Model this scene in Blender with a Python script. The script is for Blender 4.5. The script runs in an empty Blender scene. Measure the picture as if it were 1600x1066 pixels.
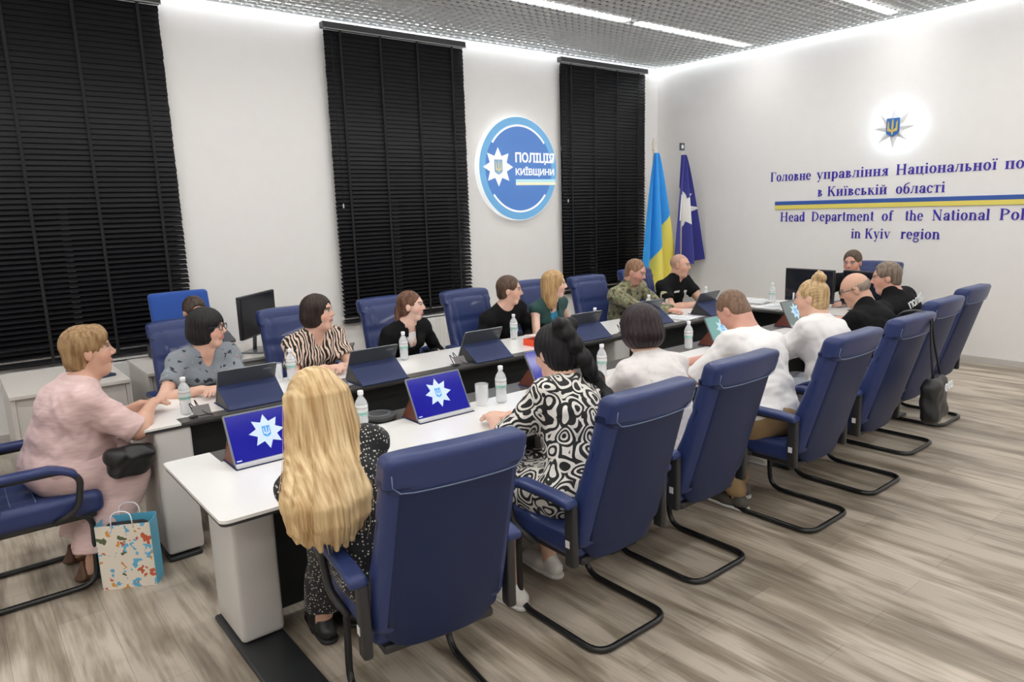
import bpy, bmesh, math, random
import numpy as np
from mathutils import Vector, Matrix
rnd = random.Random(7)
SC = bpy.context.scene
COL = SC.collection
PI = math.pi
# ---------------------------------------------------------------- camera
yaw, pitch, roll, fpx = 0.8931, 0.1853, -0.0308, 1099.8
fw = Vector((math.cos(pitch)*math.cos(yaw), math.cos(pitch)*math.sin(yaw), -math.sin(pitch)))
rt = Vector((math.sin(yaw), -math.cos(yaw), 0)); up = rt.cross(fw)
r2 = math.cos(roll)*rt + math.sin(roll)*up; u2 = -math.sin(roll)*rt + math.cos(roll)*up
cam = bpy.data.objects.new('camera', bpy.data.cameras.new('camera')); COL.objects.link(cam)
cam.matrix_world = Matrix(((r2.x, u2.x, -fw.x, 0), (r2.y, u2.y, -fw.y, 0), (r2.z, u2.z, -fw.z, 1.8), (0, 0, 0, 1)))
cam.data.sensor_width = 36; cam.data.lens = fpx/1600*36; cam.data.clip_start = 0.05
SC.camera = cam
# ---------------------------------------------------------------- world and exposure
SC.view_settings.view_transform = 'Standard'; SC.view_settings.look = 'None'
SC.view_settings.gamma = 1; SC.view_settings.use_curve_mapping = False
SC.view_settings.exposure = 1.28
W = bpy.data.worlds.new('night'); SC.world = W; W.use_nodes = True
W.node_tree.nodes['Background'].inputs[0].default_value = (0.01, 0.02, 0.05, 1)
W.node_tree.nodes['Background'].inputs[1].default_value = 0.4
SC.cycles.max_bounces = 7; SC.cycles.diffuse_bounces = 4; SC.cycles.glossy_bounces = 3
SC.cycles.transmission_bounces = 7; SC.cycles.transparent_max_bounces = 8
SC.cycles.caustics_reflective = False; SC.cycles.caustics_refractive = False
SC.cycles.use_denoising = True
try: SC.cycles.denoiser = 'OPENIMAGEDENOISE'
except Exception: pass
SC.cycles.sample_clamp_indirect = 6
XW, YW, ZC = 8.65, 7.11, 3.74          # emblem wall, window wall, ceiling
X0, Y0 = -3.2, -2.6                    # walls behind the camera
LAMP_Y = (5.40, 3.63, 1.86, 0.09, -1.68)
P_LAMP, P_COVE, P_HALO = 12.3, 5.5, 18
# ---------------------------------------------------------------- materials
_m = {}
def nodes(name):
    m = bpy.data.materials.new(name); m.use_nodes = True
    return m, m.node_tree, m.node_tree.nodes['Principled BSDF']
def N(t, typ, **kw):
    n = t.nodes.new(typ)
    for k, v in kw.items():
        if k in n.inputs: n.inputs[k].default_value = v
        else: setattr(n, k, v)
    return n
def mat(name, col, rough=0.5, metal=0, bump=0, bscale=200, var=0, vscale=8, coat=0, sheen=0, spec=None, emis=0):
    if name in _m: return _m[name]
    m, t, b = nodes(name); L = t.links.new
    b.inputs['Roughness'].default_value = rough; b.inputs['Metallic'].default_value = metal
    b.inputs['Coat Weight'].default_value = coat; b.inputs['Sheen Weight'].default_value = sheen
    if spec is not None: b.inputs['Specular IOR Level'].default_value = spec
    tc = N(t, 'ShaderNodeTexCoord')
    n = N(t, 'ShaderNodeTexNoise', Scale=vscale, Detail=3.0); L(tc.outputs['Object'], n.inputs['Vector'])
    r = N(t, 'ShaderNodeMapRange'); L(n.outputs['Fac'], r.inputs['Value'])
    r.inputs['To Min'].default_value = 1-max(var, .02); r.inputs['To Max'].default_value = 1+max(var, .02)
    mx = N(t, 'ShaderNodeVectorMath', operation='SCALE'); mx.inputs[0].default_value = col[:3]; L(r.outputs[0], mx.inputs['Scale'])
    L(mx.outputs[0], b.inputs['Base Color'])
    if emis:
        L(mx.outputs[0], b.inputs['Emission Color']); b.inputs['Emission Strength'].default_value = emis
    if bump:
        n2 = N(t, 'ShaderNodeTexNoise', Scale=bscale, Detail=2.0); L(tc.outputs['Object'], n2.inputs['Vector'])
        bp = N(t, 'ShaderNodeBump', Strength=bump, Distance=0.002); L(n2.outputs['Fac'], bp.inputs['Height']); L(bp.outputs[0], b.inputs['Normal'])
    _m[name] = m; return m
def ramp(t, fac, stops, interp='LINEAR'):
    r = N(t, 'ShaderNodeValToRGB'); cr = r.color_ramp; cr.interpolation = interp
    while len(cr.elements) < len(stops): cr.elements.new(0.5)
    for e, (p, c) in zip(cr.elements, stops): e.position = p; e.color = (*c, 1)
    t.links.new(fac, r.inputs['Fac']); return r.outputs['Color']
def emit(name, col, s):
    if name in _m: return _m[name]
    m, t, b = nodes(name); b.inputs['Base Color'].default_value = (*col, 1)
    b.inputs['Emission Color'].default_value = (*col, 1); b.inputs['Emission Strength'].default_value = s
    _m[name] = m; return m
def glass(name, col=(1, 1, 1), rough=0.0, ior=1.45):
    if name in _m: return _m[name]
    m, t, b = nodes(name); b.inputs['Base Color'].default_value = (*col, 1)
    b.inputs['Transmission Weight'].default_value = 1; b.inputs['Roughness'].default_value = rough; b.inputs['IOR'].default_value = ior
    _m[name] = m; return m
def cloth_mat(name, kind):
    if name in _m: return _m[name]
    m, t, b = nodes(name); L = t.links.new; b.inputs['Roughness'].default_value = .85; b.inputs['Sheen Weight'].default_value = .1
    tc = N(t, 'ShaderNodeTexCoord'); o = tc.outputs['Object']
    def noise(s, d=2.0, dist=0.0, vec=o):
        n = N(t, 'ShaderNodeTexNoise', Scale=s, Detail=d, Distortion=dist); L(vec, n.inputs['Vector']); return n.outputs['Fac']
    if kind == 'zebra':
        w = N(t, 'ShaderNodeTexWave', Scale=9.0, Distortion=9.0, Detail=1.5); w.inputs['Detail Scale'].default_value = 1.3
        mp = N(t, 'ShaderNodeMapping'); mp.inputs['Scale'].default_value = (1.6, 1.6, .8); L(o, mp.inputs['Vector']); L(mp.outputs[0], w.inputs['Vector'])
        c = ramp(t, w.outputs['Fac'], [(0, (.012, .01, .01)), (.5, (.75, .58, .47))], 'CONSTANT')
    elif kind == 'swirl':
        v = N(t, 'ShaderNodeTexVoronoi', Scale=12.0); nz = N(t, 'ShaderNodeTexNoise', Scale=11.0, Detail=0.0); L(o, nz.inputs['Vector'])
        ad = N(t, 'ShaderNodeVectorMath', operation='MULTIPLY_ADD'); L(nz.outputs['Color'], ad.inputs[0]); ad.inputs[1].default_value = (.085, .085, .085); L(o, ad.inputs[2])
        L(ad.outputs[0], v.inputs['Vector'])
        mu = N(t, 'ShaderNodeMath', operation='MULTIPLY'); mu.inputs[1].default_value = 25; L(v.outputs['Distance'], mu.inputs[0])
        si = N(t, 'ShaderNodeMath', operation='SINE'); L(mu.outputs[0], si.inputs[0])
        c = ramp(t, si.outputs[0], [(0, (.012, .012, .012)), (.12, (.78, .75, .70))], 'CONSTANT')
    elif kind == 'dots':
        v = N(t, 'ShaderNodeTexVoronoi', Scale=80.0); v.inputs['Randomness'].default_value = .55; L(o, v.inputs['Vector'])
        c = ramp(t, v.outputs['Distance'], [(0, (.7, .68, .6)), (.26, (.01, .01, .012))], 'CONSTANT')
    elif kind == 'flecks':
        n = noise(26, 2); c1 = ramp(t, n, [(0, (.03, .035, .05)), (.36, (.23, .26, .29)), (.67, (.33, .36, .39)), (.70, (.34, .15, .13))], 'CONSTANT'); c = c1
    elif kind == 'floral':
        n = noise(22, 3, .8); c = ramp(t, n, [(0, (.10, .09, .10)), (.38, (.74, .70, .68)), (.7, (.8, .76, .74))], 'LINEAR')
    elif kind == 'camo':
        n = noise(24, 5, .5); c = ramp(t, n, [(0, (.06, .06, .03)), (.40, (.17, .16, .085)), (.49, (.30, .27, .17)), (.56, (.14, .16, .08)), (.66, (.38, .35, .24))], 'CONSTANT')
    elif kind == 'linen':
        mp = N(t, 'ShaderNodeMapping'); mp.inputs['Scale'].default_value = (1, 1, 6); L(o, mp.inputs['Vector'])
        n = noise(14, 4, 0, mp.outputs[0]); c = ramp(t, n, [(.3, (.60, .415, .40)), (.7, (.72, .53, .51))])
    elif kind == 'bag':
        v = N(t, 'ShaderNodeTexVoronoi', Scale=21.0); nz = N(t, 'ShaderNodeTexNoise', Scale=24.0, Detail=2.0); L(o, nz.inputs['Vector'])
        ad = N(t, 'ShaderNodeVectorMath', operation='MULTIPLY_ADD'); L(nz.outputs['Color'], ad.inputs[0]); ad.inputs[1].default_value = (.11, .11, .11); L(o, ad.inputs[2]); L(ad.outputs[0], v.inputs['Vector'])
        sh = ramp(t, v.outputs['Distance'], [(0, (1, 1, 1)), (.37, (0, 0, 0))], 'CONSTANT')
        sp = N(t, 'ShaderNodeSeparateColor'); L(v.outputs['Color'], sp.inputs[0])
        hue = ramp(t, sp.outputs[0], [(0, (.12, .45, .72)), (.3, (.55, .10, .04)), (.5, (.68, .30, .06)), (.68, (.12, .42, .66)), (.85, (.10, .12, .05))], 'CONSTANT')
        mix = N(t, 'ShaderNodeMix', data_type='RGBA'); L(sh, mix.inputs['Factor']); mix.inputs[6].default_value = (.78, .72, .62, 1); L(hue, mix.inputs[7]); c = mix.outputs[2]
        b.inputs['Roughness'].default_value = .4
    L(c, b.inputs['Base Color']); _m[name] = m
    n2 = N(t, 'ShaderNodeTexNoise', Scale=300.0); L(o, n2.inputs['Vector'])
    bp = N(t, 'ShaderNodeBump', Strength=.15, Distance=.002); L(n2.outputs['Fac'], bp.inputs['Height']); L(bp.outputs[0], b.inputs['Normal'])
    return m
def hair_mat(name, dark, light, rough=.45, zs=.12, sc=60, bs=.35, ys=1):
    if name in _m: return _m[name]
    m, t, b = nodes(name); L = t.links.new; b.inputs['Roughness'].default_value = rough; b.inputs['Specular IOR Level'].default_value = .3
    tc = N(t, 'ShaderNodeTexCoord'); mp = N(t, 'ShaderNodeMapping'); mp.inputs['Scale'].default_value = (1, ys, zs); L(tc.outputs['Object'], mp.inputs['Vector'])
    n = N(t, 'ShaderNodeTexNoise', Scale=sc, Detail=4.0); L(mp.outputs[0], n.inputs['Vector'])
    L(ramp(t, n.outputs['Fac'], [(.32, dark), (.68, light)]), b.inputs['Base Color'])
    bp = N(t, 'ShaderNodeBump', Strength=bs, Distance=.004); L(n.outputs['Fac'], bp.inputs['Height']); L(bp.outputs[0], b.inputs['Normal'])
    _m[name] = m; return m
def skin_mat():
    if 'skin' in _m: return _m['skin']
    m, t, b = nodes('skin'); a = N(t, 'ShaderNodeAttribute', attribute_name='Col'); t.links.new(a.outputs['Color'], b.inputs['Base Color'])
    b.inputs['Roughness'].default_value = .5; b.inputs['Subsurface Weight'].default_value = .08; b.inputs['Subsurface Radius'].default_value = (.02, .008, .004)
    _m['skin'] = m; return m
# ---------------------------------------------------------------- object helpers
def tag(o, label=None, cat=None, group=None, kind=None):
    if label: o['label'] = label
    if cat: o['category'] = cat
    if group: o['group'] = group
    if kind: o['kind'] = kind
    return o
def empty(name, loc=(0, 0, 0), rz=0, label=None, cat=None, group=None):
    o = bpy.data.objects.new(name, None); COL.objects.link(o); o.location = loc; o.rotation_euler = (0, 0, rz)
    o.empty_display_size = .1
    return tag(o, label, cat, group)
def link_mesh(name, v, f, m, parent=None, smooth=True, cols=None, mi=None):
    me = bpy.data.meshes.new(name)
    v = np.asarray(v, np.float32)
    if isinstance(f, np.ndarray) and f.ndim == 2:
        me.vertices.add(len(v)); me.vertices.foreach_set('co', v.ravel())
        n, k = f.shape; me.loops.add(n*k); me.loops.foreach_set('vertex_index', f.astype(np.int32).ravel())
        me.polygons.add(n); me.polygons.foreach_set('loop_start', np.arange(0, n*k, k, dtype=np.int32))
        me.update(calc_edges=True)
    else:
        me.from_pydata([tuple(map(float, p)) for p in v], [], [tuple(int(i) for i in q) for q in f])
    me.polygons.foreach_set('use_smooth', [smooth]*len(me.polygons)) if isinstance(smooth, bool) else me.polygons.foreach_set('use_smooth', smooth)
    for q in (m if isinstance(m, (list, tuple)) else [m]): me.materials.append(q)
    if mi is not None: me.polygons.foreach_set('material_index', np.asarray(mi, np.int32))
    if cols is not None:
        ca = me.color_attributes.new('Col', 'FLOAT_COLOR', 'POINT'); c = np.ones((len(v), 4), np.float32); c[:, :3] = cols; ca.data.foreach_set('color', c.ravel())
    o = bpy.data.objects.new(name, me); COL.objects.link(o)
    if parent: o.parent = parent
    return o
class MB:
    def __init__(s): s.v = []; s.f = []; s.sm = []
    def add(s, v, f, smooth=False):
        b = len(s.v); s.v += [tuple(map(float, p)) for p in v]; s.f += [tuple(int(i)+b for i in q) for q in f]; s.sm += [smooth]*len(f)
    def box(s, c, d, M=None):
        x, y, z = [q/2 for q in d]
        p = [Vector((sx*x, sy*y, sz*z)) for sx in (-1, 1) for sy in (-1, 1) for sz in (-1, 1)]
        if M is not None: p = [M @ q for q in p]
        p = [q+Vector(c) for q in p]
        s.add(p, [(0, 1, 3, 2), (4, 6, 7, 5), (0, 4, 5, 1), (2, 3, 7, 6), (0, 2, 6, 4), (1, 5, 7, 3)]); return s
    def b2(s, a, b): return s.box([(p+q)/2 for p, q in zip(a, b)], [abs(q-p) for p, q in zip(a, b)])
    def rbox(s, c, d, r, n=3, m=6, fn=None, M=None):
        h = np.array(d, float)/2; r = min(r, *(h*.999))
        def ax(hh):
            e = np.linspace(0, 1, n+1)[:-1]; inner = np.linspace(-(hh-r), hh-r, m+1)
            return np.concatenate([-hh+r*(1-np.cos(e*PI/2))*1.0, inner, hh-r*(1-np.cos(e[::-1]*PI/2))])
        X = [ax(q) for q in h]
        for a in range(3):
            u, w = (a+1) % 3, (a+2) % 3
            for sg in (-1, 1):
                U, Wv = np.meshgrid(X[u], X[w], indexing='ij'); P = np.zeros(U.shape+(3,)); P[..., a] = sg*h[a]; P[..., u] = U; P[..., w] = Wv
                c0 = np.clip(P, -(h-r), h-r); dd = P-c0; nn = np.linalg.norm(dd, axis=-1, keepdims=True); P = c0+dd/np.maximum(nn, 1e-9)*r
                nu, nw = U.shape; P = P.reshape(-1, 3)
                if fn is not None: P = fn(P)
                if M is not None: P = np.array([M @ Vector(q) for q in P])
                P = P+np.array(c)
                F = []
                for i in range(nu-1):
                    for j in range(nw-1):
                        q = (i*nw+j, (i+1)*nw+j, (i+1)*nw+j+1, i*nw+j+1); F.append(q if sg > 0 else q[::-1])
                s.add(P, F, True)
        return s
    def tube(s, pts, r, seg=10, closed=False, caps=True, smooth_path=0):
        P = [Vector(p) for p in pts]
        rr = r if isinstance(r, (list, tuple)) else [r]*len(P)
        n = len(P); rings = []; prev = None
        for i in range(n):
            a = P[(i-1) % n] if (closed or i > 0) else P[i]; b = P[(i+1) % n] if (closed or i < n-1) else P[i]
            t = (b-a).normalized()
            if prev is None:
                ref = Vector((0, 0, 1)) if abs(t.z) < .9 else Vector((1, 0, 0)); x = t.cross(ref).normalized()
            else: x = (prev-t*prev.dot(t)).normalized()
            prev = x; y = t.cross(x)
            rings.append([P[i]+(x*math.cos(2*PI*k/seg)+y*math.sin(2*PI*k/seg))*rr[i] for k in range(seg)])
        v = [q for rg in rings for q in rg]; f = []
        for i in range(n if closed else n-1):
            j = (i+1) % n
            for k in range(seg):
                l = (k+1) % seg; f.append((i*seg+k, i*seg+l, j*seg+l, j*seg+k))
        if caps and not closed: f.append(tuple(range(seg))[::-1]); f.append(tuple((n-1)*seg+k for k in range(seg)))
        s.add(v, f, True); return s
    def lathe(s, prof, c=(0, 0, 0), seg=20):
        v = []; f = []; n = len(prof)
        for r, z in prof:
            for k in range(seg): v.append((c[0]+r*math.cos(2*PI*k/seg), c[1]+r*math.sin(2*PI*k/seg), c[2]+z))
        for i in range(n-1):
            for k in range(seg):
                l = (k+1) % seg; f.append((i*seg+k, i*seg+l, (i+1)*seg+l, (i+1)*seg+k))
        s.add(v, f, True); return s
    def prism(s, poly, t, O=(0, 0, 0), U=(1, 0, 0), V=(0, 1, 0), smooth=False):
        O, U, V = Vector(O), Vector(U), Vector(V); Nn = U.cross(V); n = len(poly)
        v = [O+U*x+V*y for x, y in poly]+[O+U*x+V*y+Nn*t for x, y in poly]
        f = [tuple(range(n))[::-1], tuple(range(n, 2*n))]+[(i, (i+1) % n, n+(i+1) % n, n+i) for i in range(n)]
        s.add(v, f); return s
    def build(s, name, m, parent=None, bevel=0, smooth=None, mi=None, sub=0):
        o = link_mesh(name, s.v, s.f, m, parent, s.sm if smooth is None else smooth, mi=mi)
        if bevel:
            b = o.modifiers.new('b', 'BEVEL'); b.width = bevel; b.segments = 2; b.limit_method = 'ANGLE'; b.angle_limit = .6
        return o
def copy_tree(o, parent=None):
    c = o.copy(); COL.objects.link(c)
    if parent: c.parent = parent
    for ch in list(o.children):
        copy_tree(ch, c)
    return c
def place(o, loc, rz=0, label=None):
    o.location = loc; o.rotation_euler = (0, 0, rz)
    if label: o['label'] = label
    return o
def arc(cx, cy, r, a0, a1, n): return [(cx+r*math.cos(a0+(a1-a0)*i/n), cy+r*math.sin(a0+(a1-a0)*i/n)) for i in range(n+1)]
def rrect(x0, y0, x1, y1, r, n=5):
    return arc(x1-r, y1-r, r, 0, PI/2, n)+arc(x0+r, y1-r, r, PI/2, PI, n)+arc(x0+r, y0+r, r, PI, 1.5*PI, n)+arc(x1-r, y0+r, r, 1.5*PI, 2*PI, n)
def fillet(pts, r=.06, n=5):
    P = [Vector(p) for p in pts]; out = [P[0]]
    for a, b, c in zip(P, P[1:], P[2:]):
        d0 = (a-b); d1 = (c-b); q = min(r, d0.length*.49, d1.length*.49); s0 = b+d0.normalized()*q; s1 = b+d1.normalized()*q
        for i in range(n+1):
            t = i/n; out.append(s0*(1-t)**2+b*2*t*(1-t)+s1*t*t)
    out.append(P[-1]); return out
def star_poly(R, r, n=8, rot=PI/2): return [((R if i % 2 == 0 else r)*math.cos(rot+i*PI/n), (R if i % 2 == 0 else r)*math.sin(rot+i*PI/n)) for i in range(2*n)]
SHIELD = [(-.3, .42), (.3, .42), (.3, -.22), (.24, -.32), (0, -.45), (-.24, -.32), (-.3, -.22)]
TRID = [[(-.03, .36), (0, .40), (.03, .36), (.045, .02), (.03, -.30), (0, -.38), (-.03, -.30), (-.045, .02)],
        [(-.24, .33), (-.17, .22), (-.165, -.02), (-.06, -.14), (-.03, -.24), (-.12, -.20), (-.24, -.18)],
        [(.24, .33), (.24, -.18), (.12, -.20), (.03, -.24), (.06, -.14), (.165, -.02), (.17, .22)]]
def sc(poly, k, dx=0, dy=0): return [(x*k+dx, y*k+dy) for x, y in poly]

# ================================================================ THE SETTING
def floor_mat():
    m, t, b = nodes('floor_planks'); L = t.links.new; tc = N(t, 'ShaderNodeTexCoord')
    mp = N(t, 'ShaderNodeMapping'); mp.inputs['Rotation'].default_value = (0, 0, PI/2); L(tc.outputs['Object'], mp.inputs['Vector'])
    br = N(t, 'ShaderNodeTexBrick', Scale=1.0); br.inputs['Brick Width'].default_value = 1.2; br.inputs['Row Height'].default_value = .19
    br.inputs['Mortar Size'].default_value = .0012; br.inputs['Color1'].default_value = (.86, .86, .86, 1); br.inputs['Color2'].default_value = (1.1, 1.1, 1.1, 1); br.inputs['Mortar'].default_value = (.6, .58, .55, 1)
    br.offset = .37; L(mp.outputs[0], br.inputs['Vector'])
    def nz(sx, sy, s, d, dist=0.0):
        q = N(t, 'ShaderNodeMapping'); q.inputs['Scale'].default_value = (sx, sy, 1); L(tc.outputs['Object'], q.inputs['Vector'])
        n = N(t, 'ShaderNodeTexNoise', Scale=s, Detail=d, Distortion=dist); L(q.outputs[0], n.inputs['Vector']); return n.outputs['Fac']
    a = nz(1, .16, 9, 7, .6); a2 = nz(1, .05, 60, 4); a3 = nz(1, .45, 2.6, 3)
    s = N(t, 'ShaderNodeMath', operation='MULTIPLY_ADD'); s.inputs[1].default_value = .34; L(a2, s.inputs[0])
    s2 = N(t, 'ShaderNodeMath', operation='MULTIPLY_ADD'); s2.inputs[1].default_value = .45; L(a3, s2.inputs[0]); L(a, s2.inputs[2]); L(s2.outputs[0], s.inputs[2])
    c = ramp(t, s.outputs[0], [(.62, (.15, .115, .085)), (.83, (.30, .25, .19)), (1.0, (.50, .435, .355))])
    mx = N(t, 'ShaderNodeMix', data_type='RGBA', blend_type='MULTIPLY'); mx.inputs['Factor'].default_value = 1; L(c, mx.inputs[6]); L(br.outputs['Color'], mx.inputs[7])
    L(mx.outputs[2], b.inputs['Base Color']); b.inputs['Roughness'].default_value = .42
    bp = N(t, 'ShaderNodeBump', Strength=.12, Distance=.002); L(s.outputs[0], bp.inputs['Height']); L(bp.outputs[0], b.inputs['Normal'])
    return m
WHITE = mat('wall_paint', (.84, .825, .81), .6, bump=.03, bscale=40)
def struct(name, mb, m, bevel=0): return tag(mb.build(name, m, None, bevel), kind='structure')
struct('floor', MB().b2((X0-.2, Y0-.2, -.08), (XW+.2, YW+.4, 0)), floor_mat())
WIN = [(.06, 1.75), (3.39, 5.02), (6.66, 8.24)]; WZ0, WZ1 = .70, 3.64
wb = MB(); xs = [X0-.2]+[q for w in WIN for q in w]+[XW+.2]
ZT = ZC+.35
for i in range(0, len(xs), 2): wb.b2((xs[i], YW, 0), (xs[i+1], YW+.35, ZT))
for a, b_ in WIN: wb.b2((a, YW, 0), (b_, YW+.35, WZ0)); wb.b2((a, YW, WZ1), (b_, YW+.35, ZT))
struct('wall_window', wb, WHITE)
struct('wall_emblem', MB().b2((XW, Y0-.2, 0), (XW+.2, YW, ZT)), WHITE)
struct('wall_near', MB().b2((X0-.2, Y0-.2, 0), (X0, YW, ZT)), WHITE)
struct('wall_right', MB().b2((X0, Y0-.2, 0), (XW, Y0, ZT)), WHITE)
struct('ceiling', MB().b2((X0-.2, Y0-.2, ZT), (XW+.2, YW+.35, ZT+.1)), mat('void_paint', (.012, .02, .024), .9))
# suspended open cell ceiling
gb = MB(); c0 = .10; gh = .022; gt = .013
gx0, gx1, gy0, gy1 = X0+.1, XW-.10, Y0+.1, YW-.10
nx = int(round((gx1-gx0)/.1)); ny = int(round((gy1-gy0)/.1))
for i in range(nx+1):
    x = gx0+(gx1-gx0)*i/nx; gb.b2((x-gt/2, gy0, ZC), (x+gt/2, gy1, ZC+gh))
for j in range(ny+1):
    y = gy0+(gy1-gy0)*j/ny; gb.b2((gx0, y-gt/2, ZC), (gx1, y+gt/2, ZC+gh))
struct('trim_ceiling_grid', gb, mat('grid_metal', (.93, .96, .97), .4))
bbm = mat('baseboard', (.55, .53, .50), .5)
struct('baseboard_window', MB().b2((X0, YW-.014, 0), (XW-.014, YW, .07)), bbm, .003)
struct('baseboard_emblem', MB().b2((XW-.014, Y0, 0), (XW, YW-.014, .07)), bbm, .003)
fr_m = mat('window_frame', (.75, .75, .74), .4); sill_m = mat('sill', (.72, .71, .69), .35)
ngl = mat('night_glass', (.006, .010, .022), .08)
for i, (a, b_) in enumerate(WIN):
    w = struct('window_%d' % (i+1), MB().b2((a, YW+.22, WZ0), (b_, YW+.235, WZ1)), ngl)
    f = MB(); y0, y1 = YW+.18, YW+.25
    for x in (a+.03, (a+b_)/2, b_-.03): f.b2((x-.03, y0, WZ0), (x+.03, y1, WZ1))
    for z in (WZ0+.03, 2.6, WZ1-.03): f.b2((a, y0, z-.03), (b_, y1, z+.03))
    f.build('window_frame', fr_m, w, .004)
    MB().b2((a-.05, YW-.06, WZ0-.04), (b_+.05, YW+.17, WZ0)).build('window_sill', sill_m, w, .004)
# cove strips along the walls: they light the upper wall through the gap beside the grid
cove = emit('cove_light', (.93, .97, 1.0), P_COVE)
tag(MB().b2((gx0, YW-.085, ZC+.09), (XW-.06, YW-.045, ZC+.10)).build('cove_light_strip', cove), 'long white light strip in the gap between the ceiling grid and the window wall', 'light strip', 'cove light strips')
tag(MB().b2((XW-.085, gy0, ZC+.09), (XW-.045, YW-.12, ZC+.10)).build('cove_light_strip', cove), 'long white light strip in the gap between the ceiling grid and the lettered wall', 'light strip', 'cove light strips')
lampm = emit('lamp_diffuser', (1.0, .985, .96), P_LAMP)
housing = mat('lamp_housing', (.75, .76, .78), .4)
SEG = [(8.28, 6.22), (6.06, 3.92), (3.76, 1.62), (1.46, -.68), (-.84, -2.98)]
NM = ['first', 'second', 'third', 'fourth', 'fifth']
NX = ['nearest to the lettered wall', 'second from the lettered wall', 'third from the lettered wall', 'fourth from the lettered wall', 'fifth from the lettered wall']
for j, y in enumerate(LAMP_Y):
    for i, (a, b_) in enumerate(SEG):
        L = empty('linear_ceiling_light', ((a+b_)/2, y, ZC), 0, 'white linear lamp, %s row from the window wall, %s' % (NM[j], NX[i]), 'ceiling light', 'linear lamps in the ceiling grid')
        h = (a-b_)/2
        MB().b2((-h, -.045, -.005), (h, .045, .0)).build('diffuser', lampm, L)
        MB().b2((-h-.01, -.05, .0005), (h+.01, .05, .06)).build('housing', housing, L, .003)
# ================================================================ BLINDS, RADIATORS
slat_m = mat('blind_slat', (.008, .008, .010), .5, spec=.28, var=.1); tape_m = mat('blind_tape', (.008, .008, .009), .8); rail_m = mat('blind_rail', (.035, .035, .037), .5)
steel = mat('steel', (.6, .6, .6), .3, metal=1)
BL = [(-.02, 1.80, 'black slatted blind at the left edge of the room, beside the pale side desk'), (3.34, 5.06, 'middle black slatted blind, left of the round blue sign'), (6.61, 8.28, 'black slatted blind between the round blue sign and the flags')]
for a, b_, lab in BL:
    w = b_-a; B = empty('venetian_blind', ((a+b_)/2, YW-.07, 0), 0, lab, 'blind', 'black slatted blinds')
    MB().b2((-w/2-.02, -.045, 3.655), (w/2+.02, .04, 3.715)).build('headrail', rail_m, B, .004)
    MB().b2((-w/2-.02, -.05, 3.645), (w/2+.02, -.045, 3.655)).build('headrail_lip', mat('lip', (.35, .35, .35), .4), B)
    s = MB(); z0, z1 = .66, 3.62; n = 68
    for i in range(n):
        z = z0+(z1-z0)*i/(n-1); fr = (z-z0)/(z1-z0); th = math.radians(33+40*min(1, max(0, (fr-.05)/.6))+rnd.uniform(-1.2, 1.2))
        dy, dz = .025*math.cos(th), .025*math.sin(th); jx = rnd.uniform(-.003, .003)
        ny_, nz_ = -math.sin(th)*.0013, math.cos(th)*.0013
        # room-side edge of each slat is tipped down
        pts = [(-w/2+jx, -dy, z-dz), (w/2+jx, -dy, z-dz), (w/2+jx, dy, z+dz), (-w/2+jx, dy, z+dz)]
        v = [(x, y+ny_, q+nz_) for x, y, q in pts]+[(x, y-ny_, q-nz_) for x, y, q in pts]
        s.add(v, [(0, 1, 2, 3), (7, 6, 5, 4), (0, 4, 5, 1), (1, 5, 6, 2), (2, 6, 7, 3), (3, 7, 4, 0)])
    s.build('slats', slat_m, B)
    MB().b2((-w/2, -.03, .625), (w/2, .03, .645)).build('bottom_rail', slat_m, B, .003)
    for k in range(4):
        x = -w/2+.17+(w-.34)*k/3
        MB().b2((x-.012, -.0275, .63), (x+.012, -.026, 3.65)).build('ladder_tape', tape_m, B)
    MB().tube([(-w/2+.06, -.05, 3.6), (-w/2+.06, -.05, 1.9)], .003, 6).build('cord', tape_m, B)
    MB().lathe([(0, 0), (.008, .004), (.009, .03), (.004, .05), (0, .052)], (-w/2+.06, -.05, 1.86), 10).build('cord_pull', mat('pull', (.5, .5, .5), .4), B)
rad_m = mat('radiator_white', (.80, .79, .77), .35)
for cx, lab in ((.9, 'white panel radiator under the blind at the left edge'), (4.2, 'white panel radiator under the middle blind'), (7.45, 'white panel radiator under the blind beside the flags')):
    R = empty('radiator', (cx, YW-.10, .12), 0, lab, 'radiator', 'radiators under the windows')
    p = MB(); p.b2((-.6, -.045, 0), (.6, -.035, .47))
    for i in range(24): p.b2((-.585+i*.05, -.052, .03), (-.56+i*.05, -.044, .44))
    p.b2((-.6, .02, 0), (.6, .03, .47)); p.build('panel', rad_m, R, .002)
    g = MB(); g.b2((-.6, -.045, .455), (.6, -.038, .475)); g.b2((-.6, .023, .455), (.6, .03, .475))
    for i in range(41): g.b2((-.6+i*.03-.004, -.04, .46), (-.6+i*.03+.004, .025, .47))
    g.build('top_grille', rad_m, R)
    MB().tube([(.62, 0, -.12), (.62, 0, .06), (.58, 0, .06)], .01, 8).build('pipe', rad_m, R)
    MB().b2((-.3, .03, .1), (.3, .098, .14)).build('bracket', rad_m, R)
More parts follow.
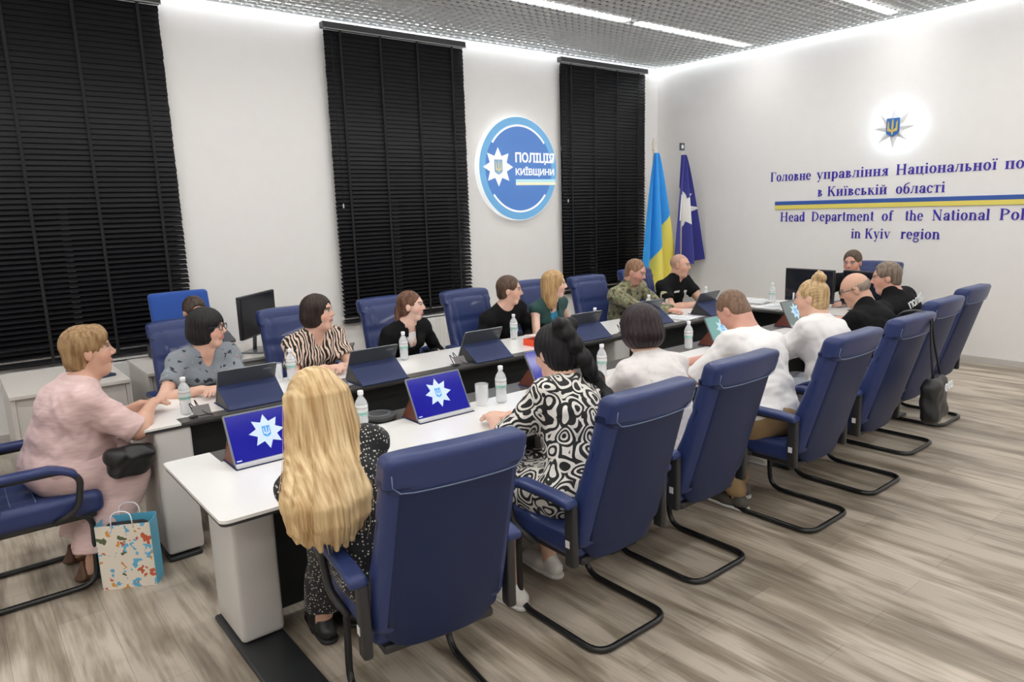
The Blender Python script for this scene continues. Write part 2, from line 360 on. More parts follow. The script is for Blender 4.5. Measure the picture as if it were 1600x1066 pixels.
# ================================================================ LETTERING
X_, C_ = .47, .68
def ring(cx, cy, rx, ry, th=.125, tv=.045, a0=0, a1=360):
    n = max(6, int(abs(a1-a0)/15)); o = []; q = []
    for i in range(n+1):
        a = math.radians(a0+(a1-a0)*i/n); c, s = math.cos(a), math.sin(a); o.append((cx+rx*c, cy+ry*s)); q.append((cx+(rx-th)*c, cy+(ry-tv)*s))
    return [[o[i], o[i+1], q[i+1], q[i]] for i in range(n)]
def rc(x0, y0, x1, y1): return [[(x0, y0), (x1, y0), (x1, y1), (x0, y1)]]
def ln(x0, y0, x1, y1, w): 
    d = math.hypot(x1-x0, y1-y0); nx_, ny_ = -(y1-y0)/d*w/2, (x1-x0)/d*w/2
    return [[(x0-nx_, y0-ny_), (x1-nx_, y1-ny_), (x1+nx_, y1+ny_), (x0+nx_, y0+ny_)]]
def st(x, y0, y1, b=1, t=1, w=.13, h=.038, e=.042):
    r = rc(x-w/2, y0, x+w/2, y1)
    if b: r += rc(x-w/2-e, y0, x+w/2+e, y0+h)
    if t == 1: r += rc(x-w/2-e, y1-h, x+w/2+e, y1)
    if t == 2: r += rc(x-w/2-e, y1-h, x, y1)
    return r
def dot(x, y, r=.062): return [[(x+r*math.cos(a*PI/5), y+r*math.sin(a*PI/5)) for a in range(10)]]
def arch(x0, x1): return ring((x0+x1)/2, .30, (x1-x0)/2+.05, .175, .10, .06, 0, 180)
G = {
 'Г': (.54, st(.15, 0, C_)+rc(.1, C_-.04, .5, C_)+rc(.465, C_-.2, .5, C_)),
 'о': (.50, ring(.25, .235, .215, .245)), 'л': (.56, ln(.12, .05, .2, X_, .045)+dot(.08, .05, .05)+st(.41, 0, X_, 1, 0)+rc(.12, X_-.035, .5, X_)),
 'в': (.48, st(.14, 0, X_)+ring(.17, .355, .21, .115, .12, .042, -90, 90)+ring(.17, .125, .26, .127, .12, .042, -90, 90)),
 'н': (.56, st(.14, 0, X_)+st(.42, 0, X_)+rc(.14, .22, .42, .26)), 'е': (.47, ring(.24, .235, .205, .245, .12, .045, 0, 320)+rc(.08, .23, .44, .262)),
 'у': (.52, ln(.11, X_, .29, .03, .11)+ln(.44, X_, .2, -.19, .035)+dot(.15, -.17, .045)+rc(.02, X_-.03, .22, X_)+rc(.36, X_-.03, .52, X_)),
 'п': (.56, st(.14, 0, X_)+st(.42, 0, X_)+rc(.14, X_-.035, .42, X_)), 'р': (.53, st(.14, -.2, X_, 1, 2)+ring(.29, .235, .2, .245, .12, .045)),
 'а': (.48, st(.36, 0, .36, 0, 0)+rc(.36, 0, .47, .032)+ring(.22, .13, .18, .135, .12, .045)+ring(.25, .335, .165, .145, .1, .035, 0, 165)+dot(.11, .35, .045)),
 'і': (.28, st(.14, 0, X_, 1, 2)+dot(.14, .61)), 'ї': (.30, st(.15, 0, X_, 1, 2)+dot(.06, .61, .05)+dot(.24, .61, .05)),
 'ц': (.58, st(.14, 0, X_, 0, 1)+st(.42, 0, X_, 0, 1)+rc(.08, 0, .54, .035)+rc(.50, -.12, .54, .035)),
 'ь': (.47, st(.14, 0, X_)+ring(.17, .13, .25, .132, .12, .045, -90, 90)),
 'я': (.48, st(.35, 0, X_)+ring(.33, .34, .24, .13, .1, .035, 90, 270)+ln(.28, .24, .1, 0, .06)+rc(.02, 0, .18, .03)),
 'К': (.66, st(.15, 0, C_)+ln(.2, .30, .52, C_, .04)+ln(.3, .40, .56, 0, .12)+rc(.44, 0, .66, .03)+rc(.42, C_-.03, .62, C_)),
 'и': (.56, st(.14, 0, X_)+st(.42, 0, X_)+ln(.16, .08, .40, .39, .035)), 
 'с': (.45, ring(.24, .235, .205, .245, .12, .045, 40, 320)+dot(.37, .36, .05)),
 'к': (.52, st(.14, 0, X_)+ln(.18, .2, .42, X_, .035)+ln(.26, .28, .44, 0, .1)+rc(.36, 0, .52, .03)),
 'б': (.50, ring(.25, .22, .215, .23)+ring(.29, .33, .25, .33, .09, .05, 95, 180)+ln(.27, .64, .43, .69, .05)),
 'т': (.48, st(.24, 0, X_, 1, 0)+rc(.03, X_-.035, .45, X_)+rc(.03, X_-.13, .06, X_)+rc(.42, X_-.13, .45, X_)),
 'Н': (.76, st(.15, 0, C_)+st(.58, 0, C_)+rc(.15, .33, .58, .37)), 'a': None, 'e': None, 'o': None, 'p': None, 'c': None, 'y': None, 'H': None, 'K': None, 'i': None,
 'd': (.54, ring(.24, .235, .2, .245)+st(.39, 0, C_, 0, 2)+rc(.39, 0, .5, .032)), 'D': (.70, st(.15, 0, C_)+ring(.17, .34, .47, .34, .12, .04, -90, 90)),
 'r': (.40, st(.14, 0, X_, 1, 2)+ring(.30, .29, .15, .18, .08, .06, 60, 170)+dot(.33, .41, .05)), 't': (.33, st(.16, .04, .62, 0, 0)+rc(.03, X_-.035, .3, X_)+ring(.24, .1, .13, .1, .08, .05, 180, 300)),
 'm': (.84, st(.14, 0, X_, 1, 2)+st(.42, 0, .32, 1, 0)+st(.70, 0, .32, 1, 0)+arch(.14, .42)+arch(.42, .70)), 'n': (.56, st(.14, 0, X_, 1, 2)+st(.42, 0, .32, 1, 0)+arch(.14, .42)),
 'h': (.56, st(.14, 0, C_, 1, 2)+st(.42, 0, .32, 1, 0)+arch(.14, .42)), 'f': (.34, st(.15, 0, .56, 1, 0)+rc(.03, X_-.035, .3, X_)+ring(.24, .55, .14, .14, .09, .04, 60, 180)+dot(.29, .63, .05)),
 'N': (.74, st(.15, 0, C_, w=.04, e=.07)+st(.58, 0, C_, w=.04, e=.07)+ln(.14, .64, .56, .04, .13)), 'l': (.28, st(.14, 0, C_, 1, 2)),
 'P': (.62, st(.15, 0, C_)+ring(.17, .49, .4, .19, .12, .04, -90, 90)), 'v': (.52, ln(.11, X_, .28, .02, .11)+ln(.44, X_, .28, .02, .035)+rc(.02, X_-.03, .22, X_)+rc(.36, X_-.03, .52, X_)),
 'g': (.50, ring(.23, .30, .18, .175)+ring(.24, -.07, .2, .13, .05, .05)+ln(.1, .12, .12, .04, .05)+rc(.36, .42, .47, .46))}
for a, b_ in zip('aeopcyHKi', 'аеорсуНКі'): G[a] = G[b_]
G['й'] = (G['и'][0], G['и'][1]+ring(.28, .62, .11, .09, .04, .05, 180, 360))
WALLB = mat('letter_blue', (.035, .02, .36), .5)
def word(mb, txt, w0, w1, z, h, x=XW, t=.004):
    """letters from y=w0 running to y=w1 (towards smaller y) on the emblem wall, h = capital height"""
    adv = sum(G[c][0] for c in txt); kx = (w0-w1)/adv; kz = h/C_; px = 0
    for c in txt:
        for kk, poly in enumerate(G[c][1]):
            # face towards -x : U=-y, V=z  -> U x V = -x
            a = sum(p[0]*q[1]-q[0]*p[1] for p, q in zip(poly, poly[1:]+poly[:1]))
            if a < 0: poly = poly[::-1]
            mb.prism([((px+p[0])*kx, p[1]*kz) for p in poly], t+kk*.00012, (x-.001, w0, z), (0, -1, 0), (0, 0, 1))
        px += G[c][0]
def W_(px): pass
LN = [('blue raised lettering line Головне управління Національної поліції, top line under the lit star', [('Головне', 5.215, 4.653), ('управління', 4.587, 3.719), ('Національної', 3.641, 2.636), ('поліції', 2.572, 2.06)], 2.05),
      ('blue raised lettering line в Київській області, just above the blue and yellow bar', [('в', 4.561, 4.495), ('Київській', 4.437, 3.72), ('області', 3.63, 3.109)], 1.838),
      ('blue raised lettering line Head Department of the National Police, just below the bar', [('Head', 5.054, 4.707), ('Department', 4.627, 3.849), ('of', 3.767, 3.634), ('the', 3.509, 3.31), ('National', 3.226, 2.657), ('Police', 2.578, 2.15)], 1.533),
      ('blue raised lettering line in Kyiv region, lowest line on the wall', [('in', 4.113, 3.992), ('Kyiv', 3.948, 3.652), ('region', 3.543, 3.122)], 1.326)]
for lab, ws, z in LN:
    K_ = empty('wall_lettering', (0, 0, 0))
    for t, a, b_ in ws: mb = MB(); word(mb, t, a, b_, z, .118); mb.build('word', WALLB, K_)
    tag(K_, lab, 'lettering', 'blue lettering on the wall')
S = empty('wall_stripe', (XW, 3.66, 1.69), 0, 'long blue and yellow bar between the lines of blue wall lettering', 'wall bar')
MB().b2((-.014, -1.49, .052), (0, 1.47, .10)).build('blue_band', mat('band_blue', (.035, .10, .38), .45), S, .002)
MB().b2((-.014, -1.49, 0), (0, 1.47, .052)).build('yellow_band', mat('band_yellow', (.78, .68, .14), .45), S, .002)
# lit star badge on the emblem wall, standing off the wall with its own backlight
E_ = empty('star_badge', (XW-.075, 3.66, 2.575), 0, 'silver eight-pointed star badge with a trident shield, backlit on the wall above the lettering', 'badge')
UY, VZ = (0, -1, 0), (0, 0, 1)
silver = mat('silver', (.86, .88, .90), .45, metal=.0)
s = MB()
for k in range(8):      # faceted rays
    a0 = PI/2+k*PI/4; R, r = .225, .115
    p = [(0, 0), (r*math.cos(a0-PI/8), r*math.sin(a0-PI/8)), (R*math.cos(a0), R*math.sin(a0)), (r*math.cos(a0+PI/8), r*math.sin(a0+PI/8))]
    b0 = [(-x*0, -q[0], q[1]) for q in p for x in (0,)]; top = [(-.03, 0, 0), (-.006, -p[1][0], p[1][1]), (-.012, -p[2][0], p[2][1]), (-.006, -p[3][0], p[3][1])]
    s.add(b0+top, [(0, 1, 2, 3), (4, 6, 5), (4, 7, 6), (1, 5, 6, 2), (2, 6, 7, 3), (0, 4, 5, 1), (0, 3, 7, 4)])
s.build('rays', silver, E_)
blue_s = mat('shield_blue', (.03, .16, .50), .4); gold = mat('gold', (.75, .58, .16), .35, metal=.4)
MB().prism(sc(SHIELD, .235), .012, (-.028, 0, 0), UY, VZ).build('shield', blue_s, E_, .002)
g = MB()
for p in TRID: g.prism(sc(p, .225), .006, (-.040, 0, 0), UY, VZ)
g.build('trident', gold, E_)
halo = emit('halo_light', (.80, .93, 1.0), P_HALO)
b_ = MB(); b_.lathe([(.05, 0), (.10, 0), (.10, .008), (.05, .008), (.05, 0)], (0, 0, 0), 32)
ho = b_.build('backlight', halo, E_); ho.rotation_euler = (0, PI/2, 0); ho.location = (.008, 0, 0)
MB().b2((.0, -.02, -.02), (.075, .02, .02)).build('standoff', silver, E_)
# round sign
D = empty('round_sign', (5.86, YW, 2.295), 0, 'round blue illuminated sign with white star and lettering between two black blinds', 'sign')
UX = (1, 0, 0); DR = .64
def disc(R, n=72): return [(R*math.cos(2*PI*i/n), R*math.sin(2*PI*i/n)) for i in range(n)]
FX = (1, 0, 0)
MB().prism(disc(DR), .085, (0, 0, 0), FX, VZ).build('white_side', emit('sign_side', (.85, .88, .9), .22), D, .004)
face_b = mat('sign_outer', (.16, .42, .72), .25, emis=.10); face_c = mat('sign_inner', (.085, .22, .58), .25, emis=.10); face_w = mat('sign_white', (.88, .9, .92), .4, emis=.14)
MB().prism(disc(DR-.008), .004, (0, -.0855, 0), FX, VZ).build('outer_face', face_b, D)
MB().prism(disc(DR*.845), .004, (0, -.0885, 0), FX, VZ).build('inner_face', face_c, D)
for a0, a1 in ((.21, .80), (1.20, 1.79)):
    a = MB(); n = 28; o = [(DR*.845*math.cos(PI*(a0+(a1-a0)*i/n)), DR*.845*math.sin(PI*(a0+(a1-a0)*i/n))) for i in range(n+1)]; q = [(x*.955, y*.955) for x, y in o]
    for i in range(n): a.prism([q[i], o[i], o[i+1], q[i+1]][::-1], .004, (0, -.092, 0), FX, VZ)
    a.build('arc_line', face_w, D)
MB().prism(sc(star_poly(1, .60), .235, -.345, .02), .006, (0, -.092, 0), FX, VZ).build('star', face_w, D)
MB().prism(sc(SHIELD, .21, -.345, .02), .004, (0, -.098, 0), FX, VZ).build('shield', mat('sign_shield', (.25, .42, .62), .3, emis=.08), D)
t = MB()
for p in TRID: t.prism(sc(p, .2, -.345, .02), .003, (0, -.101, 0), FX, VZ)
t.build('trident', mat('sign_trident', (.70, .66, .36), .3, emis=.08), D)
def text_mesh(name, txt, m, parent, w, h, loc, rot, bold=.0, ext=.003):
    cu = bpy.data.curves.new(name, 'FONT'); cu.body = txt; cu.extrude = ext; cu.offset = bold; cu.resolution_u = 3
    o = bpy.data.objects.new('tmp', cu); COL.objects.link(o); bpy.context.view_layer.update()
    me = bpy.data.meshes.new_from_object(o.evaluated_get(bpy.context.evaluated_depsgraph_get())); bpy.data.objects.remove(o)
    v = np.empty(len(me.vertices)*3, np.float32); me.vertices.foreach_get('co', v); v = v.reshape(-1, 3)
    lo, hi = v.min(0), v.max(0); v[:, 0] = (v[:, 0]-lo[0])/(hi[0]-lo[0])*w; v[:, 1] = (v[:, 1]-lo[1])/(hi[1]-lo[1])*h
    me.vertices.foreach_set('co', v.ravel()); me.materials.clear(); me.materials.append(m); me.name = name
    o = bpy.data.objects.new(name, me); COL.objects.link(o); o.parent = parent; o.location = loc; o.rotation_euler = rot; return o
text_mesh('lettering', 'ПОЛІЦІЯ', face_w, D, .66, .15, (-.07, -.092, .055), (PI/2, 0, 0), .035)
text_mesh('lettering', 'КИЇВЩИНИ', face_w, D, .655, .125, (-.07, -.092, -.095), (PI/2, 0, 0), .03)
MB().b2((-.07, -.096, -.165), (.60, -.09, -.128)).build('stripe', mat('sign_cyan', (.5, .78, .86), .3, emis=.12), D)
MB().b2((-.07, -.096, -.20), (.60, -.09, -.165)).build('stripe', mat('sign_cream', (.88, .86, .62), .3, emis=.12), D)
# ================================================================ FLAGS
def flag(loc, ztop, cloth, color_fn, label, finial, seed, star=False):
    F = empty('flag', loc, 0, label, 'flag', 'flags in the corner')
    MB().lathe([(0, 0), (.16, 0), (.16, .02), (.05, .05), (.03, .12), (0, .12)], seg=24).build('base', mat('brass', (.55, .42, .2), .35, metal=.8), F)
    MB().tube([(0, 0, .1), (0, 0, ztop)], .013, 10).build('pole', mat('pole_wood', (.55, .50, .40), .4), F)
    fm = mat('finial_metal', (.72, .66, .5), .3, metal=.7)
    if finial == 'spear':
        f = MB(); f.prism([(0, 0), (.028, .05), (.02, .09), (0, .15), (-.02, .09), (-.028, .05)], .008, (0, .004, ztop+.01), UX, VZ); f.lathe([(0, 0), (.018, .01), (.018, .02), (.008, .03), (0, .03)], (0, 0, ztop-.01), 12)
        f.build('finial', fm, F, .002)
    else:
        MB().prism([(-.05, 0), (.05, 0), (.05, .1), (-.05, .1)], .012, (0, .006, ztop+.02), UX, VZ).build('finial', mat('plaque_dark', (.05, .06, .08), .4), F, .002)
        MB().prism(sc(star_poly(.034, .018), 1, 0, .05), .004, (0, -.008, ztop+.02), UX, VZ).build('finial_star', silver, F)
    # hanging cloth: folds around the pole, widening downwards
    nu, nv = 220, 200; zt = ztop-.04; v = []
    for j in range(nv+1):
        t_ = j/nv
        for i in range(nu+1):
            u = i/nu; p = cloth(u, t_); v.append((p[0], p[1], zt-p[2]))
    f = np.array([(i+j*(nu+1), i+1+j*(nu+1), i+1+(j+1)*(nu+1), i+(j+1)*(nu+1)) for j in range(nv) for i in range(nu)])
    mi = [color_fn((i+.5)/nu, (j+.5)/nv, v[i+j*(nu+1)]) for j in range(nv) for i in range(nu)]
    o = link_mesh('cloth', v, f, [mat('flag_a_'+finial, (.015, .30, .78) if finial == 'spear' else (.022, .025, .24), .6, sheen=.3), mat('flag_b_'+finial, (.82, .72, .12) if finial == 'spear' else (.80, .80, .78), .6, sheen=.3)], F, True, mi=mi)
    so = o.modifiers.new('s', 'SOLIDIFY'); so.thickness = .003; so.offset = 0
    return F
def cl1(u, t):      # blue-yellow: gathered at the pole top, fans out and down
    w = .05+.78*t**.75; th = u*2*PI*2.6
    x = -w*.42+w*u+.015*math.sin(th*1.3+2); y = -.03-(.035+.055*t)*math.sin(th)-.03*t; return (x, y, t*1.85+.10*u*0)
def cf1(u, t, p):   # the colour border runs diagonally because the cloth hangs from its hoist corner
    return 1 if t > .98-.62*u else 0
flag((7.66, 6.36, 0), 2.52, cl1, cf1, 'blue and yellow flag on a pole in the corner beside the last blind', 'spear', 1)
def cl2(u, t):
    w = .04+.66*t**.8; th = u*2*PI*2.0
    x = -w*.36+w*u+.012*math.sin(th+1); y = -.03-(.03+.05*t)*math.sin(th+.7); return (x, y, t*(1.38+.12*math.sin(u*PI*.8)))
def cf2(u, t, p):
    w = .04+.66*t**.8; x = (u-.36)*w+.02; z = (t-.50)*1.45; a = math.atan2(z, x); r = math.hypot(x, z)
    k = (a-PI/2) % (PI/4); k = min(k, PI/4-k)/(PI/8); return 1 if r < .30*(1-.45*k) and u > .04 else 0
flag((8.14, 6.26, 0), 2.50, cl2, cf2, 'dark blue flag with a white star hanging beside the lettered wall', 'plaque', 2)
# ================================================================ DESKS
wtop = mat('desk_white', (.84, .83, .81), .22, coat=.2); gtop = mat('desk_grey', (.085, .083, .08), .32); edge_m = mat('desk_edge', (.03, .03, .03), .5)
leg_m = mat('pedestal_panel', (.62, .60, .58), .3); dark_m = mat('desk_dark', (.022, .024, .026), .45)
def desk(L, D_, inner, name_lab, loc, rz=0, w=.0, peds=(), cut=.2):
    """local: x along length 0..L, y across 0..D_; the grey strip lies at y high if inner=='+' else at y low"""
    K = empty('conference_desk', loc, rz, name_lab, 'desk', 'conference desks')
    sg = (lambda y: y) if inner == '+' else (lambda y: D_-y)
    def fix(p):
        p = [(x, sg(y)) for x, y in p]; a = sum(q[0]*r[1]-r[0]*q[1] for q, r in zip(p, p[1:]+p[:1])); return p if a > 0 else p[::-1]
    strip = .17 if D_ > .75 else .105; yb = D_-strip
    white = arc(.035, .035, .035, PI, 1.5*PI, 6)+arc(L-.035, .035, .035, -PI/2, 0, 6)+[(L, D_), (L-cut, D_), (L-cut, yb), (cut, yb), (cut, D_)]+arc(.02, D_-.02, .02, PI/2, PI, 4)
    MB().prism(fix(white), .014, (0, 0, .736)).build('worktop', wtop, K, .0015)
    MB().prism(fix([(cut+.002, D_-.001), (cut+.002, yb+.002), (L-cut-.002, yb+.002), (L-cut-.002, D_-.001)]), .013, (0, 0, .7365)).build('grey_inlay', gtop, K)
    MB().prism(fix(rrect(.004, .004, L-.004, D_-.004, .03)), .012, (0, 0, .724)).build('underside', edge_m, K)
    for x in peds:
        y0, y1 = (.36, D_-.12) if D_ > .75 else (.10, D_-.02)
        q = fix([(x+.04, y0), (x+.20, y0), (x+.20, y1), (x+.04, y1)]); ys = [p[1] for p in q]
        P = MB(); P.rbox((x+.14, (min(ys)+max(ys))/2, .375), (.185, max(ys)-min(ys), .69), .022, 3, 2); P.build('pedestal', leg_m, K)
        MB().rbox((x+.13, .30 if inner == '+' else (min(ys)+max(ys))/2, .012), (.20 if inner == '+' else .17, .80 if inner == '+' else max(ys)-min(ys)+.03, .024), .01, 2, 2).build('foot_plate', dark_m, K)
    yy = sorted([sg(D_-.20), sg(D_-.17)]) if D_ < .75 else sorted([sg(D_-.30), sg(D_-.27)])
    m = MB(); xs_ = sorted(peds)
    for x, x2 in zip(xs_, xs_[1:]): m.b2((x+.234, yy[0], .20 if D_ < .75 else .04), (x2+.047, yy[1], .723))
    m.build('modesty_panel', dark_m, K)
    return K
NX0, NY0, ND = .64, 2.455, .815
desk(5.48, ND, '+', 'long white desk on the camera side, in front of the blonde woman', (NX0, NY0, 0), peds=(.08, 1.85, 3.6, 5.25))
FY0, FD = 3.865, .62
desk(5.45, FD, '-', 'long white desk on the window side with navy tablet covers standing on it', (.67, FY0, 0), peds=(.02, 1.75, 3.5, 5.3))
desk(1.85, .75, '+', 'white desk across the far end with two black monitors on it', (6.98, 2.66, 0), PI/2, peds=(.08, 1.5))
# pale side desk by the window and its neighbour
pale = mat('side_desk', (.60, .57, .53), .4)
def side_desk(x0, x1, y0, y1, lab, h=.75):
    K = empty('side_desk', (x0, y0, 0), 0, lab, 'desk', 'pale side desks by the window')
    MB().b2((0, 0, h-.025), (x1-x0, y1-y0, h)).build('worktop', pale, K, .003)
    for x in (0.005, x1-x0-.03): MB().b2((x, .02, 0), (x+.025, y1-y0-.02, h-.026)).build('side_panel', pale, K, .002)
    MB().b2((.032, .03, .1), (x1-x0-.032, .05, h-.026)).build('front_panel', pale, K)
side_desk(.22, .90, 5.24, 6.10, 'pale side desk behind the woman in pink')
side_desk(1.02, 2.6, 5.32, 6.0, 'pale side desk with a black monitor, behind the woman in the grey blouse')
# ================================================================ CHAIRS
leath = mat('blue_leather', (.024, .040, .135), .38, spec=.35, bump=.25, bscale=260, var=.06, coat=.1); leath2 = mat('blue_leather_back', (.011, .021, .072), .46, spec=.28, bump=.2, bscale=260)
stitch = mat('stitching', (.16, .22, .36), .6); blackp = mat('black_plastic', (.022, .022, .024), .45); tube_m = mat('black_tube', (.012, .012, .013), .25)
def lean(z): return .065-.205*(z-.38)/.72
def make_chair():
    C = empty('conference_chair', (0, 0, 0), 0, 'x', 'chair', 'blue leather conference chairs')
    path = [(-.19, .16, .385), (-.20, .52, .385), (-.215, .50, .016), (-.215, 0, .016), (.215, 0, .016), (.215, .50, .016), (.20, .52, .385), (.19, .16, .385)]
    MB().tube(fillet(path, .085, 6), .0145, 10).build('base_frame', tube_m, C)
    def fs(P):
        z = P[:, 2].copy(); top = z > 0; P = P.copy(); P[:, 2] += np.where(top, .018*np.cos(P[:, 0]*40)*.25-.10*np.clip(P[:, 1]-.17, 0, 1)-.0, 0)+.02*(np.abs(P[:, 0])/.25)**2*top; return P
    MB().rbox((0, .34, .435), (.48, .47, .10), .035, 4, 14, fs).build('seat', leath, C)
    MB().rbox((0, .32, .375), (.42, .44, .035), .012, 2, 2).build('seat_pan', blackp, C)
    m = MB()
    for y in (.20, .30, .40): m.tube([(x, y, .4895+.02*(abs(x)/.25)**2+.0045*math.cos(x*40)-.10*max(0, y-.33-.17)) for x in np.linspace(-.20, .20, 9)], .0022, 5)
    m.build('seat_stitching', stitch, C)
    def sh(P):
        P = P.copy(); z = P[:, 2]+.725; k = 1.05-.07*np.clip((z-.42)/.6, 0, 1); P[:, 0] *= k; P[:, 1] += lean(z)+.026*(P[:, 0]/.25)**2+.016; P[:, 2] += .05*(np.abs(P[:, 0])/.20)**6*(z < .45); return P
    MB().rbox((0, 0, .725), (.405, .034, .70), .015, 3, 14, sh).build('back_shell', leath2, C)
    def cu(P):
        P = P.copy(); z = P[:, 2]+.755; P[:, 0] *= 1.04-.06*np.clip((z-.42)/.6, 0, 1); f = (P[:, 1] > 0)
        P[:, 1] += lean(z)+.026*(P[:, 0]/.25)**2+.058+f*(.018*np.exp(-((z-.62)/.10)**2)-.012*np.exp(-((np.abs(P[:, 0])-.165)/.012)**2)-.014*np.exp(-((z-.86)/.012)**2)); return P
    MB().rbox((0, 0, .755), (.480, .105, .64), .046, 6, 24, cu).build('backrest', leath, C)
    def hd(P):
        P = P.copy(); z = P[:, 2]+1.035; P[:, 1] += lean(z)+.026*(P[:, 0]/.25)**2+.043; P[:, 2] += -.012*(np.abs(P[:, 0])/.25)**4+(z < 1.0)*.035*(np.abs(P[:, 0])/.245)**6; return P
    H = MB().rbox((0, 0, 1.045), (.484, .108, .145), .030, 5, 12, hd).build('headrest', leath, C)
    q = [(x, lean(z)+.026*(x/.25)**2-.0115+.004*(abs(x) > .21), z) for x, z in [(-.228, 1.06), (-.223, 1.02), (-.20, .998)]+[(x, .994) for x in np.linspace(-.16, .16, 7)]+[(.20, .998), (.223, 1.02), (.228, 1.06)]]
    MB().tube(q, .002, 6).build('piping', stitch, H)
    for sx in (-1, 1):
        MB().rbox((sx*.272, .095, .52), (.036, .055, .27), .012, 2, 2).build('bracket', blackp, C)
        def ap(P):
            P = P.copy(); y = P[:, 1]+.27; P[:, 2] += -.9*np.clip(y-.37, 0, 1)**1.3-.12*np.clip(.16-y, 0, 1); P[:, 1] += .0; return P
        A = MB().rbox((sx*.288, .27, .668), (.066, .41, .036), .016, 4, 12, ap).build('armrest', leath, C)
        MB().tube(fillet([(sx*.280, .10, .645), (sx*.286, .42, .648), (sx*.286, .485, .60), (sx*.276, .46, .44), (sx*.24, .36, .385)], .07, 6), .0155, 8).build('arm_frame', blackp, C)
    MB().b2((-.2925, .088, .47), (-.2895, .110, .50)).build('tag_label', mat('tag_white', (.7, .7, .7), .5), C)
    return C
chair0 = make_chair()
near = [(1.157, 1.79, -.127, 'blue leather conference chair in front, nearest the viewer, behind the long-haired blonde woman'),
        (2.07, 1.80, 0, 'blue leather conference chair behind the woman with the black braid'),
        (2.80, 1.865, 0, 'blue leather conference chair behind the woman in the pale floral blouse'),
        (3.69, 1.777, 0, 'blue leather conference chair behind the man in the white shirt and tan trousers'),
        (4.435, 1.79, 0, 'blue leather conference chair behind the woman with the blonde bun, black bag hanging on it'),
        (5.31, 1.93, 0, 'blue leather conference chair behind the bald man in black'),
        (6.15, 2.03, 0, 'blue leather conference chair behind the officer with lettering on his back')]
WY = 5.13
win = [(1.27, WY+.03, PI, 'blue leather conference chair behind the woman in the grey blouse'), (2.02, WY+.03, PI, 'blue leather conference chair behind the woman in the zebra print blouse'),
       (2.83, WY, PI, 'blue leather conference chair behind the girl in the black jacket'), (3.56, WY-.12, PI, 'blue leather conference chair beside the young man in the black shirt'),
       (4.42, WY, PI, 'blue leather conference chair behind the woman in teal'), (5.08, WY-.12, PI, 'blue leather conference chair to the left of the man in camouflage'),
       (5.95, WY, PI, 'blue leather conference chair behind the officer in front of the flags')]
oth = [(7.95, 3.48, PI/2, 'blue leather conference chair at the far head desk, behind the officer at the monitors'), (-.10, 4.09, -PI/2, 'blue leather conference chair at the left edge, under the woman in pink')]
for i, (x, y, r, lab) in enumerate(near+win+oth):
    place(chair0 if i == 0 else copy_tree(chair0), (x, y, 0), r, lab)
# two chairs of another kind by the side desks
bb = mat('bright_blue_fabric', (.012, .075, .36), .75, sheen=.2)
def office_chair(loc, rz, lab, m):
    C = empty('office_chair', loc, rz, lab, 'chair')
    MB().rbox((0, .0, .47), (.5, .48, .09), .035, 3, 6).build('seat', m, C)
    def bf(P):
        P = P.copy(); P[:, 1] += -.10*(P[:, 2]+.3)/.6+.03*(P[:, 0]/.25)**2; return P
    MB().rbox((0, -.26, .85), (.50, .07, .66), .03, 4, 8, bf).build('backrest', m, C)
    MB().tube([(0, 0, .43), (0, 0, .10)], .03, 12).build('gas_column', blackp, C)
    for k in range(5):
        a = 2*PI*k/5; L = MB().tube([(0, 0, .10), (.26*math.cos(a), .26*math.sin(a), .075)], [.026, .016], 8).build('leg', blackp, C)
        MB().lathe([(0, -.012), (.03, -.012), (.03, .012), (0, .012)], seg=14).build('caster', blackp, L)
        c = L.children[0]; c.rotation_euler = (PI/2, 0, a); c.location = (.27*math.cos(a), .27*math.sin(a), .03)
    for s in (-1, 1):
        MB().tube(fillet([(s*.24, -.12, .45), (s*.30, -.12, .5), (s*.30, -.12, .66), (s*.30, .16, .68)], .05), .015, 8).build('arm_frame', blackp, C)
        MB().rbox((s*.30, .04, .685), (.05, .26, .03), .012, 2, 3).build('armrest', mat('wood_arm', (.16, .07, .03), .4), C)
    return C
office_chair((1.62, 6.28, 0), PI+.1, 'bright blue tall-backed fabric chair under a man at the side desk', bb)
office_chair((-.22, 5.75, 0), -PI/2, 'dark blue fabric chair with wooden armrests behind the woman in pink', mat('navy_fabric', (.008, .02, .12), .8))
